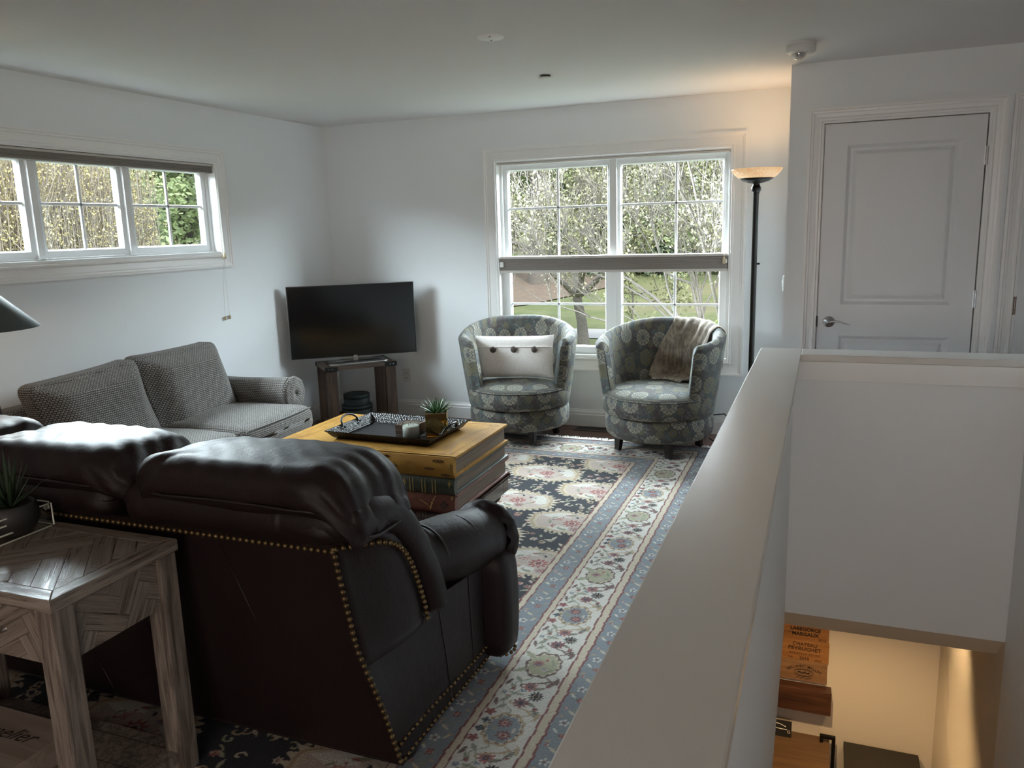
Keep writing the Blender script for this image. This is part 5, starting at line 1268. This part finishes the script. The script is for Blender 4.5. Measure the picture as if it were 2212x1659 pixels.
rim = [(ax0, ay0), (ax1-.012, ay0), (ax1, ay0+.012), (ax1, ay1-.012), (ax1-.012, ay1), (ax0, ay1)]
e = MB(); e.tube([(x, y, SZ+hgt) for x, y in rim], .0026, 6, closed=True); e.tube([(x, y, SZ+.003) for x, y in rim], .0026, 6, closed=True); e.tube([(ax1, ay1-.004, SZ+.004), (ax1, ay1-.004, SZ+hgt)], .0026, 6); part('polished_edge', e, acryl_edge, AT)
for y in (ay1-.006,): part('corner_peg', MB().cyl((ax1-.020, y-.004, SZ+.058), (ax1-.020, y+.004, SZ+.058), .009, n=14), acryl_edge, AT)
ap = thing('potted_aloe', 'small dark aloe in a round charcoal pot inside the acrylic tray', 'potted plant', (-2.170+.0, 1.512, SZ+.0052))
part('pot', MB().lathe([(1e-4, 0), (.042, 0), (.060, .012), (.074, .040), (.076, .062), (.068, .088), (.063, .092), (.060, .088), (.062, .07)], (0, 0, 0), 40), pot_grey, ap, local=True)
part('soil', MB().lathe([(.064, .078), (1e-4, .080)], (0, 0, 0), 24), soil, ap, local=True)
for ringi, (n, el, ln, wd) in enumerate(((6, .55, .095, .008), (6, .95, .120, .009), (5, 1.22, .140, .010), (3, 1.45, .150, .009))):
    for k in range(n):
        a = k*2*PI/n+ringi*.6; leafblade((.008*math.cos(a), .008*math.sin(a), .078), (math.cos(a)*math.cos(el), math.sin(a)*math.cos(el), math.sin(el)), ln*(.85+.3*rng.random()), wd, .10, aloe, 'leaf', ap)

# ------------------------------------------------------------------ downstairs, seen through the stairwell
yw = 5.078
def crate(label, x0, x1, z0, z1, m, th=.014):
    o = thing('crate_panel', label, 'wood panel', ((x0+x1)/2, yw, z0), 0, 'wine crate panels on the lower wall')
    part('board', MB().bx(x0, x1, yw-th, yw, z0, z1), m, o, smooth=False, bevel=.001); return o
def wtext(o, txt, size, x, z, bold=0.0, space=1.0, rot=0.0, th=.0145): text_mesh('lettering', txt, size, Matrix.Translation((x, yw-th, z)) @ Matrix.Rotation(PI/2, 4, 'X') @ Matrix.Rotation(rot, 4, 'Z'), print_m, o, bold, 0, space)
PX0, PX1 = -.200, .131
o = crate('topmost orange wine crate panel, printed LABEGORCE MARGAUX 2012', PX0, PX1, -1.110, -.850, crate1); cx0 = -.010
wtext(o, 'CHATEAU', .021, cx0, -1.008, .0003); wtext(o, 'LABEGORCE', .033, cx0, -1.034, .0012); wtext(o, 'MARGAUX', .033, cx0, -1.068, .0012); wtext(o, '2012', .024, .092, -1.094); wtext(o, '12 Btles', .018, -.110, -1.060)
b = MB()
for sg in (-1, 1):
    for i in range(7): b.box((cx0+sg*(.050+.009*i), yw-.0148, -.996+.006*math.sin(i*2.0)+.003*i), (.014, .0012, .006+.004*(i % 3)), Matrix.Rotation(sg*.5+i, 3, 'Y'))
part('printed_emblem', b, print_m, o, smooth=False)
o = crate('middle orange wine crate panel, printed CHATEAU PEYRUCHET 2010', PX0, PX1+.005, -1.252, -1.112, crate1)
wtext(o, 'CHATEAU', .033, cx0, -1.140, .0002); wtext(o, 'PEYRUCHET', .037, cx0, -1.172, .0004); wtext(o, 'BORDEAUX ROUGE', .019, cx0, -1.206, 0, 1.15); wtext(o, '2010', .030, cx0, -1.238, .0003); wtext(o, 'MDC', .020, .075, -1.243); wtext(o, 'MIS', .018, -.095, -1.238)
o = crate('lowest browner wine crate panel, its name printed in an arc', PX0, PX1, -1.397, -1.254, crate2)
nm = 'SOCIANDO-MALLET'
for i, ch in enumerate(nm):
    a = (i-(len(nm)-1)/2)*.092; wtext(o, ch, .024, cx0+.165*math.sin(a), -1.458+.165*math.cos(a)+.0, .0002, 1, -a)
b = MB(); t = np.linspace(0, 2*PI, 33)[:-1]
for rx, rz in ((.060, .026), (.052, .021)): b.tube(np.c_[cx0+rx*np.cos(t), np.full(32, yw-.0146), -1.338+rz*np.sin(t)], .0018, 4, closed=True, flat=.5)
for i in range(9): b.box((cx0-.034+.0085*i, yw-.0146, -1.338+.004*math.sin(i*1.7)), (.007, .0014, .010+.006*(i % 2)), Matrix.Rotation(i*.7, 3, 'Y'))
for i in range(8): b.box((cx0-.042+.012*i, yw-.0146, -1.374+.005*math.sin(i*2.1)), (.012, .0014, .0035), Matrix.Rotation(.6*(-1)**i, 3, 'Y'))
part('printed_emblem', b, print_m, o, smooth=False)
o = thing('wall_ledge', 'dark walnut ledge box below the wine crate panels', 'ledge', (-.02, yw, -1.575)); part('face', MB().bx(PX0, .163, yw-.085, yw-.070, -1.575, -1.415), ledge_w, o, smooth=False, bevel=.002)
part('box', MB().bx(PX0, .160, yw-.070, yw, -1.575, -1.418), ledge_w, o, smooth=False)
o = thing('wood_strip', 'narrow orange wood strip left of the wine crate panels', 'wood strip', (-.19, 5.0, -1.58)); part('board', MB().bx(-.245, -.202, yw-.03, yw, -1.58, -.85), crate1, o, smooth=False, bevel=.001)
o = thing('oak_cabinet', 'oak cabinet below the wine crate panels with a black tube end frame', 'cabinet', (-.05, 4.8, -2.75)); part('body', MB().bx(-.60, .165, 4.45, 5.06, -2.70, -1.80), oak, o, smooth=False, bevel=.003); part('top', MB().bx(-.61, .165, 4.44, 5.065, -1.80, -1.775), oak, o, smooth=False, bevel=.002); part('plinth', MB().bx(-.58, .15, 4.5, 5.04, -2.75, -2.70), slot_m, o, smooth=False)
fm = MB(); tb_ = .022
fm.bx(.166, .166+tb_, 4.62, 4.62+tb_, -2.75, -1.665) if False else None
fm.bx(.105, .200, 5.00, 5.00+tb_, -1.745, -1.745+tb_); fm.bx(.105, .105+tb_, 5.00, 5.00+tb_, -1.775, -1.74); fm.bx(.200-tb_, .200, 5.00, 5.00+tb_, -2.75, -1.74); part('end_frame', fm, black_metal, o, smooth=False, bevel=.002)
o = thing('car_card', 'black display card with a car picture leaning on the oak cabinet', 'card', (-.17, 4.95, -1.775)); b = MB(); b.bx(-.262, -.068, 4.985, 4.992, -1.775, -1.690+.03); part('card', b, slot_m, o, smooth=False)
b = MB()
t = np.linspace(0, 1, 14); b.tube(np.c_[-.215+.11*t, np.full(14, 4.984), -1.700+.018*np.sin(t*PI)], .003, 5); b.tube(np.c_[-.225+.13*t, np.full(14, 4.984), -1.716-.004*t], .003, 5); b.tube(np.c_[-.215+.05*t, np.full(14, 4.984), -1.742+.004*np.sin(t*9)], .0025, 5)
part('car_outline', b, white_pl, o); text_mesh('lettering', 'G', .03, Matrix.Translation((-.085, 4.984, -1.735)) @ Matrix.Rotation(PI/2, 4, 'X'), white_pl, o)
o = thing('black_cabinet', 'low cabinet with a plain black top against the warm lower wall', 'cabinet', (.45, 4.8, -2.75)); part('body', MB().bx(.262, .672, 4.47, 5.03, -2.70, -1.80), dark_top, o, smooth=False, bevel=.003); part('top', MB().bx(.250, .685, 4.44, 5.05, -1.80, -1.768), dark_top, o, smooth=False, bevel=.002); part('plinth', MB().bx(.28, .66, 4.5, 5.0, -2.75, -2.70), slot_m, o, smooth=False)
def downlight(x, y, e, size, label, blend=.5):
    o = thing('recessed_downlight', label, 'downlight', (x, y, -.305)); part('trim_ring', down(MB().lathe([(.045, 0), (.062, .0), (.062, .004), (.048, .006), (.045, .002)], n=28), (x, y, -.305)), white_pl, o); part('lens', down(MB().lathe([(.046, .001), (1e-4, .001)], n=20), (x, y, -.305)), bulb_m, o)
    ld = bpy.data.lights.new('downlight_lamp', 'SPOT'); lo = bpy.data.objects.new('downlight_lamp', ld); C.objects.link(lo); lo.parent = o; lo.location = (0, 0, -.03); ld.energy = e; ld.spot_size = R(size); ld.spot_blend = blend; ld.shadow_soft_size = .03; ld.color = (1.0, .66, .32)
downlight(.58, 4.42, 24, 110, 'recessed downlight grazing the stairwell side wall downstairs', 1.0); downlight(.02, 4.20, 56, 120, 'recessed downlight above the wine crate panels downstairs', .8)
# ------------------------------------------------------------------ outdoors: lawn, road, trees, wires
GZ = -2.7
def _lawn():
    o = obj_c(); x, y, z = sep(o); a = noi(o, .12, 4.0, .6); b = noi(o, 1.1, 5.0, .7); c = noi(o, 9.0, 3.0)
    g = mix(sst(a*.5+b*.5, .38, .62), (.100, .128, .046), (.175, .178, .075)); g = mix(sst(noi(vadd(o, (7.0, 3.0, 0.0)), .16, 3.0), .50, .62)*.8, g, (.22, .19, .11)); g = mix(c*.5, g, (.12, .13, .06))
    return {'Base Color': g, 'Roughness': .95}
lawn_m = mat('lawn_grass', _lawn)
road_m = plain('pale_asphalt', (.34, .33, .33), .9, nz=.12, ns=3.0); mulch_m = plain('brown_leaf_litter', (.17, .125, .095), .95, nz=.45, ns=4.0)
bark_g = plain('grey_bark', (.20, .175, .155), .9, nz=.4, ns=14.0, bs=.3); bark_d = plain('dark_bark', (.085, .070, .062), .9, nz=.4, ns=10.0, bs=.3); bark_p = plain('pale_twig_bark', (.19, .165, .148), .9, nz=.3, ns=20.0)
bark_h = plain('pale_wand_bark', (.40, .345, .30), .9, nz=.3, ns=20.0)
def foli(name, c1, c2):
    def f():
        n = noi(obj_c(), 2.5, 3.0); m_ = noi(obj_c(), 23.0, 1.0)
        return {'Base Color': mix(sst(n*.5+m_*.5, .35, .65), c1, c2), 'Roughness': .8}
    return mat(name, f)
f_bud = foli('yellow_buds', (.64, .53, .23), (.86, .77, .45)); f_light = foli('pale_spring_leaves', (.26, .28, .135), (.42, .415, .25)); f_pine = foli('pine_needles', (.30, .38, .19), (.48, .56, .31)); f_dark = foli('dark_evergreen', (.13, .19, .13), (.25, .31, .21)); f_grey = foli('far_grey_green', (.20, .23, .17), (.33, .35, .26)); f_twig = foli('twig_buds', (.23, .215, .125), (.34, .315, .21)); f_bright = foli('bright_leaf', (.18, .33, .06), (.30, .48, .12))
# terrain: flat by the house, the road, then a bank rising gently
xs_ = np.r_[np.linspace(-150, -30, 25), np.linspace(-28, 30, 30)]; ys_ = np.r_[np.linspace(-60, 20, 17), np.linspace(22, 60, 39), np.linspace(64, 160, 20)]
def gh(x, y): return GZ-.5*float(smooth01((12-y)/6))*float(smooth01((x+9)/4))+1.35*float(smooth01((y-34.5)/16))+.02*max(0, y-50)+.08*math.sin(x*.21)*math.sin(y*.17)*float(smooth01((y-36)/8))
P = [[(x, y, gh(x, y)) for y in ys_] for x in xs_]
lw_ = struct('lawn', MB().grid(P), lawn_m, smooth=True); lw_['kind'] = 'structure'
rd_ = MB().grid([[(x, y, GZ+.03) for y in (29.6, 31.0, 32.4)] for x in np.linspace(-90, 30, 20)]); o = struct('road', rd_, road_m)
ml = MB(); th = np.linspace(0, 2*PI, 49)[:-1]
ml.grid([[(-19.0+r*7.5*math.cos(t)*(1+.12*math.sin(3*t)), 44.0+r*6.0*math.sin(t), gh(-19.0+r*7.5*math.cos(t)*(1+.12*math.sin(3*t)), 44.0+r*6.0*math.sin(t))+.06) for t in th] for r in np.linspace(.02, 1, 8)], cv=True); o = struct('ground_litter', ml, mulch_m)

def leaves(pts, sz, jit, rg, flatz=1.0):
    """little two-triangle leaf blades scattered at pts"""
    n = len(pts); d = rg.standard_normal((n, 3)); d[:, 2] *= flatz; d /= np.linalg.norm(d, axis=1)[:, None]; e = np.cross(d, rg.standard_normal((n, 3))); e /= np.linalg.norm(e, axis=1)[:, None]
    s = (sz*(.6+.8*rg.random(n)))[:, None]; c_ = pts+rg.standard_normal((n, 3))*jit
    V = np.stack([c_-d*s, c_+e*s*.55, c_+d*s, c_-e*s*.55], 1).reshape(-1, 3)
    return MB().add(V, [(4*i, 4*i+1, 4*i+2, 4*i+3) for i in range(n)])
def branch(rg, p, d, ln, r, depth, out, tips, kids=3, spread=.6, up=.15, shrink=.68, seg=5, minr=.008):
    pts = [np.array(p, float)]; d = np.array(d, float)/np.linalg.norm(d)
    for k in range(seg):
        d = d+rg.standard_normal(3)*.10+np.array([0, 0, up*.12]); d /= np.linalg.norm(d); pts.append(pts[-1]+d*ln/seg)
    out.append((np.array(pts), np.linspace(r, max(minr, r*.55), seg+1)))
    if depth == 0: tips += pts[1:]; return
    if depth <= 2: tips += pts[2:]
    for k in range(kids):
        i = rg.integers(2, seg+1) if k else seg; q = pts[i]; nd_ = d+rg.standard_normal(3)*spread+np.array([0, 0, up]); branch(rg, q, nd_, ln*shrink*(.8+.4*rg.random()), max(minr, r*.58), depth-1, out, tips, kids, spread, up, shrink, seg, minr)
def limbs(out, n1=7):
    mb = MB()
    for P_, r_ in out: mb.tube(P_, r_, n1 if r_[0] > .05 else (5 if r_[0] > .02 else 3), cap=False)
    return mb
TG = 'trees outside the windows'
def deciduous(name, label, x, y, h, lean, seed, depth, kids, r, leafn, sz, fol, bark, spread=.62, up=.12, z0=None, trunk=None, shrink=.70, minr=.010):
    rg = np.random.default_rng(seed); z0 = gh(x, y) if z0 is None else z0; o = thing(name, label, 'tree', (x, y, z0), 0, TG); out = []; tips = []
    trunk = trunk or h*.22; base = np.array([(x, y, z0-.1), (x+lean*.3, y, z0+trunk*.5), (x+lean, y, z0+trunk)]); out.append((base, [r*1.25, r, r*.9]))
    for k in range(kids+1):
        a = 2*PI*k/(kids+1)+rg.random(); branch(rg, base[-1], (math.cos(a)*.75, math.sin(a)*.75, .75), h*.34, r*.62, depth, out, tips, kids, spread, up, shrink, 5, minr)
    part('trunk', limbs(out), bark, o); tp = np.array(tips); pk = tp[rg.integers(0, len(tp), leafn)]
    part('foliage', leaves(pk, sz, .10+sz*.7, rg), fol, o, smooth=False, uv=None)
    return o
def conifer(name, label, x, y, h, w, seed, n, sz, fol, z0=None, bare=.12, tiers=16):
    rg = np.random.default_rng(seed); z0 = gh(x, y) if z0 is None else z0; o = thing(name, label, 'tree', (x, y, z0), 0, TG); out = [(np.array([(x, y, z0-.1), (x, y, z0+h*.5), (x, y, z0+h)]), [h*.020+.05, h*.012+.03, .02])]; tips = []
    for t in range(tiers):
        f_ = bare+(1-bare)*t/tiers; zc = z0+h*f_; rad = w*(1-f_)**.8*(.75+.5*rg.random())+.15
        for k in range(7):
            a = rg.random()*2*PI; e_ = np.array([x+rad*math.cos(a), y+rad*math.sin(a), zc-rad*.06+.12*rad*rg.standard_normal()]); c_ = np.array([x, y, zc]); P_ = np.array([c_, (c_+e_)/2+[0, 0, rad*.06], e_]); out.append((P_, [.035, .022, .01]))
            for s in np.linspace(.25, 1.03, 9): tips.append(c_+(e_-c_)*s+rg.standard_normal(3)*rad*.10*np.array([1, 1, .55]))
    part('trunk', limbs(out), bark_d, o); tp = np.array(tips); pk = tp[rg.integers(0, len(tp), n)]; part('foliage', leaves(pk, sz, w*.055, rg, .5), fol, o, smooth=False, uv=None); return o
def columnar(name, label, x, y, h, w, seed, ns, leafn, sz, fol, z0=GZ):
    """a bundle of upright wands, in bud"""
    rg = np.random.default_rng(seed); o = thing(name, label, 'tree', (x, y, z0), 0, TG); out = [(np.array([(x, y, z0-.1), (x, y, z0+h*.3), (x, y, z0+h*.85)]), [.11, .08, .02])]; tips = []
    for k in range(ns):
        a = rg.random()*2*PI; q = math.sqrt(rg.random())*w; zb = z0+h*(.08+.55*rg.random()); p0 = np.array([x+q*.25*math.cos(a), y+q*.25*math.sin(a), zb]); tp_ = np.array([x+q*math.cos(a), y+q*math.sin(a), min(z0+h*1.02, zb+h*(.25+.4*rg.random()))]); m_ = p0*.5+tp_*.5+np.array([q*.35*math.cos(a), q*.35*math.sin(a), 0])+rg.standard_normal(3)*.06
        P_ = np.array([p0, m_, tp_]); out.append((P_, [.015, .010, .005]))
        for s in np.linspace(.2, 1, 14): tips.append((p0*(1-s)**2+2*m_*s*(1-s)+tp_*s*s)+rg.standard_normal(3)*.09)
        for s in (.4, .6, .8):
            b0 = p0*(1-s)**2+2*m_*s*(1-s)+tp_*s*s; e_ = b0+np.array([.25*rg.standard_normal(), .25*rg.standard_normal(), .45+.2*rg.random()]); out.append((np.array([b0, (b0+e_)/2, e_]), [.009, .007, .004])); tips += [b0+(e_-b0)*q_ for q_ in (.3, .6, .9)]
    part('trunk', limbs(out, 5), bark_h, o); tp = np.array(tips); pk = tp[rg.integers(0, len(tp), leafn)]; part('foliage', leaves(pk, sz, .05, rg), fol, o, smooth=False, uv=None); return o
# through the big window
deciduous('budding_tree', 'wide open-branched tree in pale leaf standing in front of the road', -8.11, 28.0, 8.6, -.25, 11, 5, 3, .19, 26000, .062, f_light, bark_g, .60, .10, trunk=1.75, minr=.016)
deciduous('lawn_tree', 'big grey trunk rising from the leaf litter beyond the road', -15.9, 45.2, 17, .1, 5, 3, 3, .50, 5000, .22, f_grey, bark_g, .5, .2, trunk=6.0, minr=.03)
conifer('pine_tree', 'dark trunked pine at the far end of the lawn behind the grey trunk', -20.6, 52.0, 17, 5.2, 21, 9000, .26, f_pine, bare=.22)
conifer('pine_tree', 'broad blue-green pine behind the crown of the open-branched tree', -14.3, 56.0, 15, 5.0, 22, 9000, .26, f_dark, bare=.12)
conifer('cypress_tree', 'olive green conifer seen at the top of the second window pane', -11.6, 54.0, 10.8, 2.6, 23, 9000, .18, f_pine, bare=.05)
conifer('evergreen_shrub', 'low spreading evergreen shrub on the lawn bank', -10.9, 50.5, 3.0, 3.6, 24, 6000, .16, f_dark, bare=.0, tiers=9)
conifer('spruce_tree', 'tall light green conifer at the far side of the last pane', -5.6, 50.0, 13.5, 3.6, 25, 9000, .20, f_pine, bare=.05)
deciduous('bare_tree', 'bare dark-limbed tree against the sky behind the conifers', -9.0, 62.0, 17, .3, 31, 4, 3, .32, 400, .10, f_grey, bark_d, .55, .15, minr=.03)
deciduous('budding_tree', 'fine twiggy tree in bud close to the torchiere end of the window', -1.95, 16.2, 8.2, .3, 44, 5, 4, .085, 22000, .030, f_twig, bark_p, .42, .30, z0=GZ, trunk=1.2, shrink=.66, minr=.005)
deciduous('leafy_sapling', 'bright green sapling low at the edge of the big window', -1.30, 13.2, 3.2, .1, 47, 2, 3, .03, 260, .075, f_bright, bark_p, .5, .2, z0=GZ, trunk=1.0, minr=.005)
# the belt of wood closing the view
bg = [(-46, 78), (-38, 84), (-31, 80), (-25, 88), (-18, 84), (-12, 90), (-6, 86), (0, 90), (7, 84), (-54, 70), (-62, 62), (-66, 50), (-64, 38)]
for i, (x, y) in enumerate(bg):
    (conifer if i % 3 == 0 else deciduous)(*(('pine_tree', 'distant pine in the belt of trees closing the view', x, y, 15+3*math.sin(i*2.1), 5.5, 60+i, 5000, .42, f_dark) if i % 3 == 0 else
        ('far_tree', 'distant grey-green tree in the belt of trees closing the view', x, y, 15+3*math.sin(i*1.7), .2, 60+i, 3, 3, .35, 5200, .36, f_grey, bark_g, .6, .12)))
# through the long side window
cols = [(-12.8, 9.6, 6.6), (-13.4, 11.1, 6.4), (-14.1, 12.7, 6.2), (-13.2, 8.0, 6.9), (-13.6, 14.1, 3.9), (-13.0, 6.5, 6.6)]
lab = ['yellow budding hedge tree second from the edge in the long window', 'yellow budding hedge tree behind the middle sash of the long window', 'yellow budding hedge tree beside the green pine in the long window', 'yellow budding hedge tree nearest the edge of the long window', 'short yellow budding hedge tree below the green pine', 'yellow budding hedge tree just beyond the window edge']
for i, (x, y, h) in enumerate(cols): columnar('budding_hedge_tree', lab[i], x, y, h, 1.15, 80+i, 330, 24000, .021, f_bud)
conifer('white_pine', 'soft green pine filling the last sash of the long window', -20.0, 21.4, 11.5, 4.4, 91, 24000, .11, f_pine, bare=.02, tiers=20)
conifer('white_pine', 'second green pine standing behind the first outside the long window', -26.5, 24.0, 13.0, 4.6, 92, 9000, .22, f_dark, bare=.02, tiers=18)
deciduous('bare_tree', 'thin pale bare tree behind the yellow hedge trees', -24, 18.5, 13, .2, 93, 4, 3, .22, 900, .10, f_bud, bark_p, .5, .2, minr=.02)
conifer('pine_tree', 'dark pine showing faintly behind the yellow hedge trees', -30, 20.5, 13.0, 4.5, 94, 7000, .26, f_dark, bare=.02)
conifer('pine_tree', 'dark pine far behind the hedge at the edge of the long window', -30, 25.0, 13.0, 4.5, 95, 7000, .26, f_grey, bare=.02)
# wires, a sign post, a parked car
def wire(a, b, sag): t = np.linspace(0, 1, 24); a, b = np.array(a), np.array(b); P_ = a+(b-a)*t[:, None]; P_[:, 2] -= sag*4*t*(1-t); return P_
wm = plain('overhead_cable', (.10, .10, .10), .6)
for nm, z, y in (('overhead_wire', 2.2, 33.5), ('overhead_wire', 5.4, 33.6), ('overhead_wire', 3.15, 33.4)):
    single('overhead_wire', MB().tube(wire((-60, y, z+1.6), (26, y, z+.2), .9), .022, 5), wm, {2.2: 'lowest overhead wire crossing the view above the road', 5.4: 'highest overhead wire crossing the view above the road', 3.15: 'middle overhead wire crossing the view above the road'}[z], 'wire', 'overhead wires above the road')
for z in (3.2, 1.3): single('overhead_wire', MB().tube(wire((-18.5, -6, z+.6), (-19.5, 44, z+.3), .5), .016, 5), plain('pale_cable', (.5, .52, .55), .5), {3.2: 'upper pale wire crossing in front of the green pine', 1.3: 'lower pale wire crossing in front of the green pine'}[z], 'wire', 'pale wires outside the long window')
sp_ = thing('sign_post', 'thin pale sign post at the roadside seen edge-on', 'sign post', (-6.0, 34.4, gh(-6.0, 34.4))); z_ = gh(-6, 34.4); part('post', MB().bx(-6.04, -5.96, 34.37, 34.43, z_-.1, z_+2.2), plain('galvanised_post', (.5, .55, .58), .5), sp_, smooth=False); part('sign', MB().bx(-6.10, -5.92, 34.32, 34.36, z_+1.75, z_+2.35), white_pl, sp_, smooth=False)
cr_ = thing('parked_car', 'small silver car parked below the pine outside the long window', 'car', (-29.0, 31.6, GZ), R(100))
cz_ = gh(-29, 31.6)-GZ
q = lambda n, mb, m, sm_=True, **k: part(n, mb, m, cr_, smooth=sm_, local=True, **k)
def carb(P, U): P = P.copy(); return P
q('body', rbox((4.3, 1.75, .68), .22, 8, None, (0, 0, .62+cz_)), silver); q('cabin', rbox((2.4, 1.5, .62), .24, 8, lambda P, U: P*np.c_[1-.12*(U[:, 2]+1)/2, 1-.08*(U[:, 2]+1)/2, np.ones(len(P))], (-.15, 0, 1.18+cz_)), plain('car_glass', (.05, .06, .07), .1))
q('roof', rbox((1.6, 1.3, .08), .035, 5, None, (-.2, 0, 1.50+cz_)), silver)
for x in (-1.35, 1.35):
    for y in (-.80, .80): q('wheel', MB().tube([(x, y-.1, .33+cz_), (x, y+.1, .33+cz_)], .33, 20), black_cord)
